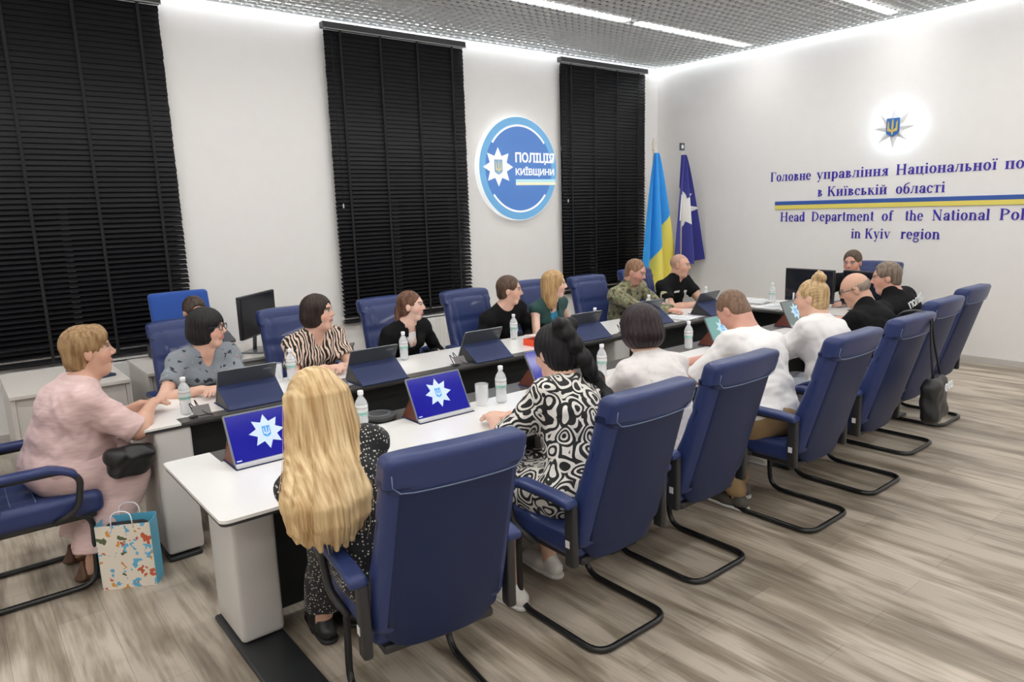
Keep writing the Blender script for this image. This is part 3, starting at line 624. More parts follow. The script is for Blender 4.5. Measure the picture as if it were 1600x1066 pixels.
# ================================================================ TABLETS
scr_b = mat('screen_blue', (.004, .004, .19), .12, emis=.30); scr_w = mat('screen_white', (.52, .64, .84), .15, emis=.12); scr_i = mat('screen_mark', (.05, .26, .62), .15, emis=.2)
scr_b2 = mat('screen_teal_reflection', (.13, .28, .27), .12, emis=.15); scr_w2 = mat('screen_pale', (.36, .52, .60), .15, emis=.18); scr_b3 = mat('screen_grey_reflection', (.13, .16, .16), .12, emis=.15)  # teal and grey reflections painted into the screen colour and glow
case_n = mat('cover_navy', (.022, .034, .10), .75, bump=.2, bscale=400); case_b = mat('cover_brown', (.13, .035, .02), .55); metal_g = mat('tablet_metal', (.17, .18, .19), .35, metal=.6); key_m = mat('key_strip', (.60, .61, .62), .4)
def make_tablet(front, navy=True, sb=None, sw=None):
    """user sits on the -y side: the screen faces -y"""
    T = empty('tablet', (0, 0, 0), 0, 'x', 'tablet', 'tablets standing on folded covers')
    th = math.radians(28); w, h = .335, .225; c, s = math.cos(th), math.sin(th)
    M = Matrix.Rotation(-th, 3, 'X')      # top leans to +y
    def P(x, u, n): return (x, -.10+u*s+n*c, .012+u*c-n*s)     # u up the screen, n behind it
    U = Vector((1, 0, 0)); V = Vector((0, s, c))
    MB().prism(rrect(-w/2, 0, w/2, h, .008), -.009, P(0, 0, 0), U, V).build('body', metal_g, T, .001)
    sb = sb or scr_b; sw = sw or scr_w
    S_ = MB().prism([(-w/2+.008, .008), (w/2-.008, .008), (w/2-.008, h-.008), (-w/2+.008, h-.008)], .001, P(0, 0, -.0), U, V).build('screen', sb, T)
    MB().prism(sc(star_poly(.078, .046), 1, 0, h/2+.008), .0006, P(0, 0, -.0012), U, V).build('screen_star', sw, S_)
    MB().prism(sc(SHIELD, .058, 0, h/2+.008), .0006, P(0, 0, -.002), U, V).build('screen_shield', scr_i, S_)
    t = MB()
    for p in TRID: t.prism(sc(p, .055, 0, h/2+.008), .0006, P(0, 0, -.0028), U, V)
    t.build('screen_trident', sw, S_); t = MB(); t.prism([(-w/2+.014, .014), (-w/2+.035, .014), (-w/2+.035, .019), (-w/2+.014, .019)], .0006, P(0, 0, -.0012), U, V)
    t.build('screen_taskbar', sw, S_)
    cv = case_n if navy else case_b
    # folded cover: flap from mid-back down to the desk, and the sheet it stands on
    a = P(0, h*.52, .010); b_ = (0, .13 if navy else .055, .004); m = MB(); d = Vector((0, b_[1]-a[1], b_[2]-a[2])); L_ = d.length; d.normalize()
    m.prism([(-w/2-.002, 0), (w/2+.002, 0), (w/2-.006, L_), (-w/2+.006, L_)], .004, a, U, d); m.build('cover_flap', cv, T, .001)
    MB().b2((-w/2-.002, -.128, .0), (w/2+.002, b_[1]+.002, .004)).build('cover_sheet', case_n, T, .001)
    m = MB(); m.prism([P(0, .0, .010)[1:], P(0, h*.52, .010)[1:], (b_[1]-.002, .005)], .0015, (-w/2+.004, 0, 0), (0, 1, 0), (0, 0, 1)); m.build('cover_side', case_b if not navy else blackp, T); m = MB(); m.prism([P(0, .0, .010)[1:], P(0, h*.52, .010)[1:], (b_[1]-.002, .005)], .0015, (w/2-.0055, 0, 0), (0, 1, 0), (0, 0, 1))
    m.build('cover_side', case_b if not navy else blackp, T)
    MB().b2((-w/2+.004, -.124, .0045), (w/2-.004, -.099, .018)).build('hinge_strip', key_m, T, .001)
    if front is False:
        m = MB()
        for i in range(4): m.prism([(-.135+i*.012, h-.035), (-.126+i*.012, h-.035), (-.126+i*.012, h-.026), (-.135+i*.012, h-.026)][::-1], -.0008, P(0, 0, .0095), U, V)
        m.build('maker_mark', mat('mark_grey', (.4, .4, .42), .4, metal=.5), T)
    return T
tf = make_tablet(False, True)
far_t = [(1.29, 4.03, PI, 'tablet in a navy cover in front of the woman in the grey blouse'), (2.08, 3.99, PI, 'tablet in a navy cover in front of the woman in the zebra print blouse'),
         (2.96, 4.00, PI, 'navy covered tablet just right of the girl in the black jacket'), (4.02, 4.02, PI-.05, 'navy covered tablet in front of the woman in teal'),
         (4.92, 4.10, PI, 'navy covered tablet in front of the man in camouflage'), (5.72, 4.05, PI+.05, 'tablet in a navy cover in front of the officer by the flags')]
for i, (x, y, r, lab) in enumerate(far_t): place(tf if i == 0 else copy_tree(tf), (x, y, .7505), r, lab)
tn = make_tablet(True, False)
near_t = [(1.02, 3.06, 0.0, 'tablet showing a white star on blue, left of the blonde woman'), (1.93, 3.07, 0.0, 'tablet showing a white star on blue, right of the blonde woman'),
          (2.79, 3.17, .12, 'tablet showing blue, half hidden behind the braided woman')]
for i, (x, y, r, lab) in enumerate(near_t): place(tn if i == 0 else copy_tree(tn), (x, y, .7505), r, lab)
place(make_tablet(True, False, scr_b2, scr_w2), (4.52, 3.12, .7505), .0, 'tablet with a painted teal reflection on screen left of the man in the white shirt')
place(make_tablet(True, False, scr_b3, scr_w2), (5.62, 3.15, .7505), .0, 'tablet with a painted grey reflection on screen left of the blonde bun')
# ================================================================ BOTTLES, GLASSES, SMALL THINGS
def thin(name, col, a):
    m, t, b = nodes(name); b.inputs['Base Color'].default_value = (*col, 1); b.inputs['Alpha'].default_value = a; b.inputs['Roughness'].default_value = .05; return m
pet = thin('clear_plastic', (.93, .96, .98), .30); water = thin('water', (.90, .94, .97), .22); capm = mat('cap_white', (.85, .86, .88), .4); gl = thin('drinking_glass', (.92, .94, .95), .28)
def label_mat(mid):
    m, t, b = nodes('bottle_label'); tc = N(t, 'ShaderNodeTexCoord'); sp = N(t, 'ShaderNodeSeparateXYZ'); t.links.new(tc.outputs['Object'], sp.inputs[0])
    mr = N(t, 'ShaderNodeMapRange'); mr.inputs['From Min'].default_value = .09; mr.inputs['From Max'].default_value = .14; t.links.new(sp.outputs[2], mr.inputs['Value'])
    t.links.new(ramp(t, mr.outputs[0], [(0, (.25, .55, .46)), (.22, (.75, .82, .80)), (.6, (.55, .42, .42)), (.7, (.82, .85, .85))], 'CONSTANT'), b.inputs['Base Color']); b.inputs['Roughness'].default_value = .4
    b.inputs['Alpha'].default_value = .8; return m
labm = label_mat(0)
def make_bottle():
    B = empty('water_bottle', (0, 0, 0), 0, 'x', 'bottle', 'small clear water bottles')
    o = [(0, 0), (.022, 0), (.029, .006), (.031, .02), (.029, .045), (.031, .055), (.029, .075), (.031, .085), (.031, .14), (.027, .155), (.016, .172), (.0125, .178), (.0125, .192)]
    MB().lathe(o+[(max(r-.0012, 0), z) for r, z in o[::-1][:-2]]+[(0, .0015)], seg=20).build('body', pet, B)
    w = [(0, .003)]+[(r-.002, z) for r, z in o[2:9]]+[(0, .128)]
    MB().lathe(w, seg=20).build('water', water, B)
    MB().lathe([(.0312, .088), (.0316, .09), (.0316, .137), (.0312, .139)], seg=24).build('label', labm, B)
    MB().lathe([(.0135, .186), (.0145, .188), (.0145, .205), (.013, .207), (0, .207)], seg=16).build('cap', capm, B)
    return B
bt = make_bottle()
bots = [(.94, 4.03, 'water bottle beside the hands of the woman in the grey blouse'), (1.68, 4.38, 'water bottle in front of the woman in the zebra print blouse'),
        (2.52, 4.38, 'water bottle in front of the girl in the black jacket'), (3.58, 4.42, 'water bottle in front of the young man in the black shirt'),
        (4.26, 4.16, 'water bottle right of the tablet in front of the woman in teal'), (5.22, 4.38, 'water bottle in front of the man in camouflage'), (6.08, 4.35, 'water bottle behind the last navy tablet cover, in front of the officer'),
        (1.50, 3.05, 'water bottle standing right beside the long blonde hair'), (2.31, 2.98, 'water bottle beside an empty glass, left of the braided woman'), (3.13, 3.00, 'water bottle between the braid and the floral blouse'),
        (4.19, 3.14, 'water bottle right of the dark bob, left of the tablet with the painted teal reflection'), (6.75, 4.0, 'water bottle on the far head desk left of the monitors')]
for i, (x, y, lab) in enumerate(bots):
    o = bt if i == 0 else copy_tree(bt); place(o, (x, y, .75 if y > 2 else .75), rnd.uniform(0, 6), lab)
gw = [(.033, .0), (.036, .004), (.037, .12), (.0355, .12), (.034, .012), (0, .010)]
for x, y, lab in ((2.20, 3.01, 'empty straight drinking glass beside the bottle left of the braided woman'), (3.03, 3.03, 'empty drinking glass left of the bottle behind the braid'), (1.59, 4.40, 'low drinking glass beside the tablet of the woman in grey'), (4.0+.3, 4.33, 'drinking glass beside the bottle right of the teal woman tablet')):
    tag(MB().lathe([(0, 0)]+gw, seg=24).build('drinking_glass', gl), lab, 'glass', 'drinking glasses').location = (x, y, .7505)
# desk sockets with leads
sock = mat('socket_grey', (.14, .13, .13), .5)
cable = mat('cable_black', (.012, .012, .012), .5)
for x, y, lab in ((.99, 3.925, 'open grey desk socket beside the leftmost navy tablet, with two looped leads'), (1.80, 3.925, 'open grey desk socket behind the blonde hair, beside the second navy tablet'), (2.70, 3.94, 'open grey desk socket left of the third navy tablet'), (4.40, 3.94, 'open grey desk socket by the fourth navy tablet')):
    K = empty('desk_socket', (x, y, .7505), 0, lab, 'socket', 'desk sockets')
    MB().b2((-.05, -.045, 0), (.05, .04, .006)).build('frame', sock, K, .001)
    MB().box((0, -.005, .035), (.09, .004, .06), Matrix.Rotation(-.7, 3, 'X')).build('lid', sock, K, .001)
    MB().b2((-.07, -.045, .006), (-.03, -.02, .018)).build('plug', blackp, K, .001)
    m = MB(); m.tube(fillet([(-.03, .03, .008), (-.05, .06, .08), (-.01, .05, .03), (.03, -.02, .012), (.045, -.035, .008)], .05, 6), .0028, 6)
    m.tube(fillet([(.0, .03, .008), (-.02, .07, .10), (.0, -.01, .03), (.03, -.03, .012), (.048, -.042, .01)], .05, 6), .0028, 6); m.build('lead', cable, K)
sp_ = empty('speakerphone', (1.66, 3.18, .7505), 0, 'flat round black conference speaker on the grey desk strip right of the blonde hair', 'speaker')
MB().lathe([(0, 0), (.075, 0), (.088, .008), (.088, .02), (.08, .028), (0, .03)], seg=36).build('body', blackp, sp_); MB().lathe([(.05, .0305), (.056, .033), (.06, .0305)], seg=36).build('ring', metal_g, sp_)
ob = empty('orange_box', (3.62, 4.10, .7505), .1, 'bright orange box on the window-side desk behind the braided woman, a pen on it', 'box')
orange = mat('orange_card', (.80, .07, .015), .5)
MB().b2((-.15, -.08, 0), (.15, .08, .05)).build('tray', orange, ob, .003); MB().box((.0, .0, .064), (.31, .12, .004), Matrix.Rotation(.12, 3, 'Y')).build('lid', mat('lid_pale', (.75, .62, .56), .5), ob)
tag(MB().tube([(3.70, 4.10, .842), (3.84, 4.12, .86)], .004, 8).build('pen', blackp), 'dark pen lying on the orange box', 'pen')
papm = mat('paper', (.78, .79, .80), .7); pm2 = mat('paper_print', (.45, .48, .55), .7)
def papers(x, y, n, rz, lab, z=.7505):
    K = empty('paper_stack', (x, y, z), rz, lab, 'papers', 'paper stacks on the desks')
    for i in range(n): MB().box((rnd.uniform(-.01, .01), rnd.uniform(-.01, .01), .002+i*.0035), (.21, .297, .003), Matrix.Rotation(rnd.uniform(-.12, .12), 3, 'Z')).build('sheet', papm, K)
    m = MB()
    for i in range(9): m.b2((-.08, -.12+i*.026, .0035*n+.0008), (.08-.03*(i % 3), -.112+i*.026, .0035*n+.0014))
    m.build('print', pm2, K)
papers(5.28, 4.07, 4, .2, 'loose printed sheets on the window-side desk in front of the man in camouflage'); papers(6.0, 4.2, 6, 1.57, 'stack of papers at the right end of the window-side desk'); papers(6.6, 4.14, 7, .1, 'thick paper pile on the far head desk nearest the flags')
papers(6.42, 3.80, 3, 1.5, 'papers on the far head desk beside the white telephone')
# ================================================================ MONITORS, PHONE
def monitor(loc, rz, lab, w=.62, h=.37, tilt=.0, g=.13):
    K = empty('monitor', loc, rz, lab, 'monitor', 'black monitors')
    Mx = Matrix.Rotation(tilt, 3, 'X')
    MB().rbox((0, .0, g+h/2), (w, .03, h), .006, 2, 2, M=Mx).build('back_shell', mat('monitor_black', (.018, .018, .02), .35), K)
    MB().b2((-w/2+.012, -.018, g+.015), (w/2-.012, -.0155, g+h-.012)).build('screen', mat('screen_off', (.01, .012, .02), .1), K)
    MB().tube([(0, .05, .01), (0, .03, .25)], .016, 10).build('stand_neck', metal_g, K); MB().b2((-.13, -.08, 0), (.13, .10, .010)).build('stand_foot', metal_g, K, .003)
    return K
monitor((1.90, 5.56, .7505), .75, 'black monitor on the side desk, between the chairs of the two middle-aged women', .56, .33)
monitor((6.70, 3.57, .7505), PI/2+PI-.05, 'black monitor on the far head desk, left of the blonde bun', .52, .33, g=.045)
monitor((6.72, 3.02, .7505), PI/2-.2+PI, 'black monitor on the far head desk, right in front of the officer', .50, .33, g=.045)
ph = empty('desk_phone', (6.38, 3.48, .7505), PI/2, 'white desk telephone on the far head desk left of the blonde bun', 'telephone')
pw = mat('phone_white', (.8, .8, .8), .35)
MB().b2((-.09, -.09, 0), (.09, .09, .04)).build('base', pw, ph, .008); MB().tube(fillet([(-.06, -.09, .05), (-.06, -.10, .09), (-.06, .10, .09), (-.06, .09, .05)], .03), .02, 10).build('handset', pw, ph)
MB().tube([(.05, .05, .03), (.03, .08, .18)], .008, 8).build('antenna', pw, ph)
kb = empty('keyboard', (.72, 5.62, .7505), PI/2+.3, 'dark keyboard leaning at the corner of the pale side desk', 'keyboard')
MB().b2((-.22, -.065, 0), (.22, .065, .018)).build('body', mat('kb', (.02, .035, .07), .5), kb, .004)
bx = empty('document_box', (1.55, 5.9, .7505), 0, 'low black box on the side desk under the left blind', 'box')
MB().b2((-.38, -.09, 0), (-.05, .09, .10)).build('body', blackp, bx, .004)
# ================================================================ GIFT BAG, HANDBAGS
gb_ = empty('gift_bag', (.545, 3.79, 0), -.50, 'white paper gift bag printed with colourful figures, on the floor by the desk', 'bag')
bagm = cloth_mat('bag_print', 'bag'); cyan = mat('bag_cyan', (.12, .46, .66), .4); W2, D2, H2 = .125, .055, .335
m = MB(); m.box((0, -D2, H2/2), (2*W2, .003, H2)); m.build('front_panel', bagm, gb_)
m = MB(); m.box((-W2, 0, H2/2), (.003, 2*D2, H2)); m.box((W2, 0, H2/2), (.003, 2*D2, H2)); m.box((0, D2, H2/2+.005), (2*W2, .003, H2+.01)); m.box((0, 0, .002), (2*W2, 2*D2, .004)); m.build('side_panel', cyan, gb_)
for y in (-D2-.003, D2+.003): MB().tube(fillet([(-.05, y, H2-.02), (-.045, y, H2+.07), (.045, y, H2+.07), (.05, y, H2-.02)], .04), .003, 6).build('handle', capm, gb_)
MB().rbox((0, 0, .26), (.2, .08, .13), .03, 3, 3).build('dark_bundle', mat('bundle', (.015, .015, .02), .8), gb_)
# ================================================================ PEOPLE: implicit bodies turned into one continuous mesh each
def unit(v): v = np.array(v, float); return v/max(np.linalg.norm(v), 1e-9)
class Field:
    def __init__(s, h): s.h = h; s.p = []
    def _add(s, lo, hi, fn, k, op): s.p.append((np.array(lo, float), np.array(hi, float), fn, k, op)); return s
    def cone(s, a, b, ra, rb, k=.02, op=1, sq=None):
        a, b = np.array(a, float), np.array(b, float); r = max(ra, rb); d = b-a; L2 = float(d@d)+1e-12
        if sq is None:
            def fn(P):
                q = P-a; t = np.clip(q@d/L2, 0, 1); return np.sqrt(((q-t[..., None]*d)**2).sum(-1))-(ra+(rb-ra)*t)
        else:       # flattened: sq = (normal, factor) - thickness along normal multiplied by factor
            nrm = unit(sq[0]); kf = 1/sq[1]-1
            def fn(P):
                q = P-a; t = np.clip(q@d/L2, 0, 1); e = q-t[..., None]*d; en = e@nrm; e2 = e+en[..., None]*nrm*kf; return (np.sqrt((e2**2).sum(-1))-(ra+(rb-ra)*t))*.8
        return s._add(np.minimum(a, b)-r, np.maximum(a, b)+r, fn, k, op)
    def ell(s, c, r, R=None, k=.02, op=1):
        c = np.array(c, float); r = np.array(r, float); R = np.eye(3) if R is None else R; e = np.sqrt(((R*r)**2).sum(1))
        def fn(P):
            q = (P-c)@R; m = np.sqrt(((q/r)**2).sum(-1)); g = np.sqrt(((q/(r*r))**2).sum(-1)); return m*(m-1)/np.maximum(g, 1e-6)
        return s._add(c-e, c+e, fn, k, op)
    def box(s, c, d, R=None, r=.01, k=.02, op=1):
        c = np.array(c, float); hd = np.array(d, float)/2-r; R = np.eye(3) if R is None else R; e = np.abs(R)@(hd+r)
        def fn(P):
            q = np.abs((P-c)@R)-hd; return np.sqrt((np.maximum(q, 0)**2).sum(-1))+np.minimum(q.max(-1), 0)-r
        return s._add(c-e, c+e, fn, k, op)
    def mesh(s, disp=None, pad=.03):
        pos = [p for p in s.p if p[4] > 0]; lo = np.min([p[0] for p in pos], 0)-pad; hi = np.max([p[1] for p in pos], 0)+pad; h = s.h
        n = np.ceil((hi-lo)/h).astype(int)+1; F = np.full(n, .5, np.float32)
        for a, b, fn, k, op in s.p:
            m = k+3*h; i0 = np.clip(np.floor((a-m-lo)/h).astype(int), 0, n); i1 = np.clip(np.ceil((b+m-lo)/h).astype(int)+1, 0, n)
            if (i1 <= i0).any(): continue
            ax = [lo[q]+h*np.arange(i0[q], i1[q]) for q in range(3)]; P = np.stack(np.meshgrid(*ax, indexing='ij'), -1)
            d = fn(P).astype(np.float32); sl = tuple(slice(i0[q], i1[q]) for q in range(3)); f = F[sl]
            if op > 0: hh = np.clip(.5+.5*(f-d)/k, 0, 1) if k > 0 else (d < f).astype(np.float32); F[sl] = f*(1-hh)+d*hh-k*hh*(1-hh)
            else: d = -d; hh = np.clip(.5-.5*(f-d)/k, 0, 1); F[sl] = f*(1-hh)+d*hh+k*hh*(1-hh)
        if disp is not None:
            idx = np.nonzero(np.abs(F) < 3*h); P = lo+h*np.stack(idx, -1); F[idx] += disp(P).astype(np.float32)
        return nets(F, lo, h)
def nets(F, lo, h):
    S = F < 0; n = np.array(F.shape); c = np.zeros(n-1, np.int8)
    for dx in (0, 1):
        for dy in (0, 1):
            for dz in (0, 1): c += S[dx:n[0]-1+dx, dy:n[1]-1+dy, dz:n[2]-1+dz]
    I = np.stack(np.nonzero((c > 0) & (c < 8)), -1); vid = np.full(n-1, -1, np.int32); vid[tuple(I.T)] = np.arange(len(I))
    acc = np.zeros((len(I), 3)); cnt = np.zeros(len(I))
    for ax in range(3):
        o = [q for q in range(3) if q != ax]
        for u in (0, 1):
            for w in (0, 1):
                d0 = np.zeros(3, int); d0[o[0]] = u; d0[o[1]] = w; d1 = d0.copy(); d1[ax] = 1
                a = F[tuple((I+d0).T)]; b = F[tuple((I+d1).T)]; m = (a < 0) != (b < 0); t = np.where(m, a/np.where(m, a-b, 1), 0)
                P = I+d0.astype(float); P[:, ax] += t; acc += P*m[:, None]; cnt += m
    V = lo+h*acc/cnt[:, None]; Q = []
    for ax in range(3):
        o = [(ax+1) % 3, (ax+2) % 3]; sl0 = [slice(None)]*3; sl1 = [slice(None)]*3; sl0[ax] = slice(0, -1); sl1[ax] = slice(1, None)
        A, B = S[tuple(sl0)], S[tuple(sl1)]; E = np.stack(np.nonzero(A != B), -1); E = E[(E[:, o[0]] > 0) & (E[:, o[1]] > 0) & (E[:, o[0]] < n[o[0]]-1) & (E[:, o[1]] < n[o[1]]-1)]
        q = []
        for u, w in ((-1, -1), (0, -1), (0, 0), (-1, 0)):
            e = E.copy(); e[:, o[0]] += u; e[:, o[1]] += w; q.append(vid[tuple(e.T)])
        q = np.stack(q, -1); fl = A[tuple(E.T)]; q[~fl] = q[~fl][:, ::-1]; Q.append(q)
    return V, np.concatenate(Q)
def RZ(a): c, s = math.cos(a), math.sin(a); return np.array([[c, -s, 0], [s, c, 0], [0, 0, 1.]])
def RX(a): c, s = math.cos(a), math.sin(a); return np.array([[1, 0, 0], [0, c, -s], [0, s, c]])
def RY(a): c, s = math.cos(a), math.sin(a); return np.array([[c, 0, s], [0, 1, 0], [-s, 0, c]])
def fold(P, f, a, seed=0.):     # soft cloth folds
    x, y, z = P.T; return a*(np.sin(f*(x*.9+z*.7)+3*np.sin(f*.45*y+seed)+seed)*.6+np.sin(f*1.7*(z-.5*x)+2.2*np.sin(f*.6*(x+y))+seed*2)*.4)
SK = {'fair': (.70, .43, .32), 'mid': (.62, .36, .26), 'tan': (.56, .32, .21), 'pale': (.74, .49, .39), 'red': (.62, .33, .25)}
def person(label, pos, rz, head, hyaw=0, hpitch=0, hroll=0, hands=None, seat=.47, pelvis=(0, 0), bulk=1.0, belly=0, wide=1.0, sex='f', skin='fair', h=.006, top=None, sleeve='short', neckline='v',
           bottom=None, bare_legs=False, feet=None, knees=None, hair=None, shoes=None, extras=None, hs=1.0, gcol=None, tuck=.012, hand_dir=None, shy=0.0, elbows=None):
    """pos: floor point under the pelvis; head/hands/feet are world points; hyaw/hpitch turn the head relative to the body"""
    root = empty('person', (pos[0], pos[1], 0), rz, label, 'person'); Ri = RZ(rz).T; o3 = np.array([pos[0], pos[1], 0])
    L = lambda p: Ri@(np.array(p, float)-o3)
    Hc = L(head)-np.array([0, 0, 0]); HR = RZ(hyaw)@RX(hpitch)@RY(hroll)     # columns: right, forward, up of the head
    hp = lambda x, y, z: Hc+HR@(np.array([x, y, z])*hs)
    P0 = np.array([pelvis[0], pelvis[1], seat+.10]); H2 = RZ(hyaw*.5)@RX(hpitch*.3); NB = Hc+H2@(np.array([0, -.040, -.158])*hs)+np.array([0, -.01+.05*min(0, hpitch), 0])
    sw = (.175 if sex == 'm' else .155)*wide
    sp = unit(NB-P0); right = unit(np.cross(np.array([math.sin(shy), math.cos(shy), 0]), sp)); fwd = np.cross(sp, right); TR = np.stack([right, fwd, sp], 1)
    C1 = P0+(NB-P0)*.33-fwd*.015; C2 = P0+(NB-P0)*.70-fwd*.02
    SH = [NB-sp*.055-right*sw-fwd*.005, NB-sp*.055+right*sw-fwd*.005]          # 0 left, 1 right (person's)
    LU, LF = .285, .25
    if hands is None: hands = [None, None]
    arms = []
    for i, sd in enumerate((-1, 1)):
        Wp = L(hands[i]) if hands[i] is not None else P0+np.array([sd*.14, .38, .10])
        S_ = SH[i]; d = Wp-S_; dist = np.linalg.norm(d); lu, lf = LU, LF
        if dist > (lu+lf)*.985: k = dist/(lu+lf)/.985; lu *= k; lf *= k
        a = (lu*lu-lf*lf+dist*dist)/(2*dist); hh = math.sqrt(max(lu*lu-a*a, 0)); dn = d/dist
        hint = np.array([sd*.75, -.25, -1.0]) if elbows is None or elbows[i] is None else np.array(elbows[i], float); hint = unit(hint-dn*(hint@dn)); E = S_+dn*a+hint*hh; arms.append((S_, E, Wp))
    if knees is None: knees = [P0+np.array([-.11, .42, -.04]), P0+np.array([.11, .42, -.04])]
    else: knees = [L(k) for k in knees]
    if feet is None: feet = [np.array([k[0], k[1]+.02, .08]) for k in knees]
    else: feet = [L(f) for f in feet]
    hips = [P0+np.array([-.09, .02, -.01]), P0+np.array([.09, .02, -.01])]
    b = bulk
    # ---------------- body
    F = Field(h); bx_ = .93*b
    F.ell(P0, (.165*bx_*wide, .125*b, .12), TR, .03).ell(C1+fwd*.04*belly, (.135*bx_*wide, .105*b+.05*belly, .14), TR, .05).ell(C2, (.155*bx_*wide, .105*b, .155), TR, .05)
    F.cone(SH[0], SH[1], .052*b, .052*b, .05).cone(NB-sp*.06, hp(0, -.02, -.07), .062*b if sex == 'm' else .054*b, .052*(b+.1) if sex == 'm' else .045*(b+.1), .035)
    if sex == 'f':
        for sd in (-1, 1): F.ell(C2+fwd*.085*b+right*sd*.07*b-sp*.0, (.062*b, .055*b, .06*b), TR, .035)
    F.cone(SH[0]+sp*.01, NB+sp*.03, .035*b, .045, .05).cone(SH[1]+sp*.01, NB+sp*.03, .035*b, .045, .05)
    am = (.050 if sex == 'm' else .043)*b
    for S_, E, Wp in arms:
        F.cone(S_, E, am, am*.80, .03).cone(E, E+(Wp-E)*.35, am*.82, am*.84, .02).cone(E+(Wp-E)*.3, Wp, am*.80, .026, .02)
    for i, (hp_, kn, ft) in enumerate(zip(hips, knees, feet)):
        F.cone(hp_, kn, .085*b, .060*b, .03).cone(kn, kn+(ft-kn)*.4, .055*b, .056*b, .02).cone(kn+(ft-kn)*.4, ft, .055*b, .036, .02)
        fd = unit(np.array([kn[0]-hp_[0], kn[1]-hp_[1], 0])+np.array([0, .25, 0])); F.cone(ft+np.array([0, 0, -.035]), ft+fd*.15+np.array([0, 0, -.052]), .034, .024, .02).ell(ft-fd*.03+np.array([0, 0, -.04]), (.03, .03, .035), None, .02)
    # hands
    for i, (S_, E, Wp) in enumerate(arms):
        sd = (-1, 1)[i]; f = unit((Wp-E)*np.array([1, 1, .25])) if hand_dir is None or hand_dir[i] is None else unit(Ri@np.array(hand_dir[i], float)); nrm = unit(np.array([0, 0, 1])-f*f[2]); side = np.cross(f, nrm)*1.0     # side points to person's right
        th = -sd*side                      # thumb side: towards the midline for a palm-down hand
        pc = Wp+f*.05; F.cone(Wp, Wp+f*.075, .030, .036, .012, sq=(nrm, .48))
        for q, (off, ln_) in enumerate(((.030, .066), (.010, .074), (-.011, .070), (-.030, .055))):
            r0 = Wp+f*.082+th*off; k1 = r0+unit(f*1-nrm*.22+th*off*1.5)*ln_*.5; k2 = k1+unit(f-nrm*.75)*ln_*.5
            F.cone(r0-f*.02, k1, .0098, .0088, .004).cone(k1, k2, .0088, .0072, .003)
        t0 = Wp+f*.022+th*.026; t1 = t0+unit(f*.65+th*.75-nrm*.15)*.036; t2 = t1+unit(f+th*.15-nrm*.3)*.030
        F.cone(t0, t1, .013, .0105, .008).cone(t1, t2, .0105, .0085, .003)
    # head
    e = lambda x, y, z, r, k=.02, op=1: F.ell(hp(x, y, z), np.array(r)*hs, HR, k*hs, op)
    c = lambda a, b_, ra, rb, k=.012, op=1: F.cone(hp(*a), hp(*b_), ra*hs, rb*hs, k*hs, op)
    jw = 1.0 if sex == 'm' else .92; ck = 1+.5*(b-1)
    e(0, -.012, .028, (.076, .094, .087)); e(0, .022, -.048, (.058*jw*ck, .066, .068), .03); e(0, .035, .01, (.064, .058, .07), .02)
    c((-.02*jw, .058, -.098), (.02*jw, .058, -.098), .019*ck, .019*ck, .025); e(-.036, .052, -.03, (.030*ck, .032, .032), .02); e(.036, .052, -.03, (.030*ck, .032, .032), .02)
    if ck > 1.05: e(0, .03, -.10, (.045, .04, .03), .03)
    c((-.034, .083, .027), (.034, .083, .027), .010, .010, .014)
    for sd in (-1, 1): e(sd*.032, .100, .008, (.017, .015, .011), .010, -1)
    for sd in (-1, 1): e(sd*.031, .0815, .007, (.0135, .012, .0115), .003)
    c((0, .088, .014), (0, .1085, -.022), .0085, .0115, .010); c((-.011, .096, -.029), (.011, .096, -.029), .0085, .0085, .008)
    c((-.019, .088, -.056), (.019, .088, -.056), .0075, .0075, .006); c((-.016, .087, -.067), (.016, .087, -.067), .008, .008, .006)
    for sd in (-1, 1): e(sd*.079, -.008, -.006, (.009, .019, .031), .008); 
    V, Q = F.mesh()
    col = np.array(SK[skin])[None]*np.ones((len(V), 3)); q = (V-Hc)@HR/hs; X, Y, Z = q.T
    near_h = (np.abs(q).max(1) < .15); nz = np.sin(V@np.array([61, 47, 53]))*np.sin(V@np.array([37, -71, 43])); col *= (1+.03*nz)[:, None]
    def paint(mask, cc, k=1.0): col[mask] = col[mask]*(1-k)+np.array(cc)*k
    paint(near_h & (Y > .04) & (((np.abs(X)-.045)/.028)**2+((Z+.028)/.024)**2 < 1), np.array(SK[skin])*np.array([1.03, .82, .80]), .6)
    paint(near_h & (np.abs(Z+.0615) < .0125) & (np.abs(X) < .025) & (Y > .06), (.50, .17, .14) if sex == 'f' else (.46, .23, .18), .8)
    paint(near_h & (np.abs(Z+.0615) < .003) & (np.abs(X) < .024) & (Y > .06), (.2, .06, .05), .7)
    ex = np.abs(X)-.031; paint(near_h & (Y > .07) & ((ex/.0155)**2+((Z-.007)/.008)**2 < 1), (.55, .5, .47)); paint(near_h & (Y > .07) & (ex**2+(Z-.007)**2 < .0062**2), (.05, .04, .04))
    paint(near_h & (Y > .07) & (np.abs(ex) < .018) & (np.abs(Z-.0155) < .0035), (.06, .04, .03), .8)
    bc = np.array(hair['dark'] if hair else (.15, .08, .05)); paint(near_h & (Y > .06) & (np.abs(ex+.0) < .021) & (np.abs(Z-.030+ex*ex*8) < .0055), bc, .85)
    if hair and hair.get('beard'): paint(near_h & (Z < -.035) & (Y > -.01) & (np.abs(X) < .075) & ~((np.abs(X) < .02) & (Z > -.072) & (Z < -.05)), bc, hair['beard'])
    if hair and hair.get('shadow'): paint(near_h & (Z > .0) & ((Y < .02) | (Z > .075)) , bc, hair['shadow'])  # scalp tinted with the colour of shaved hair
    body = link_mesh('body', V, Q, skin_mat(), root, True, cols=col)
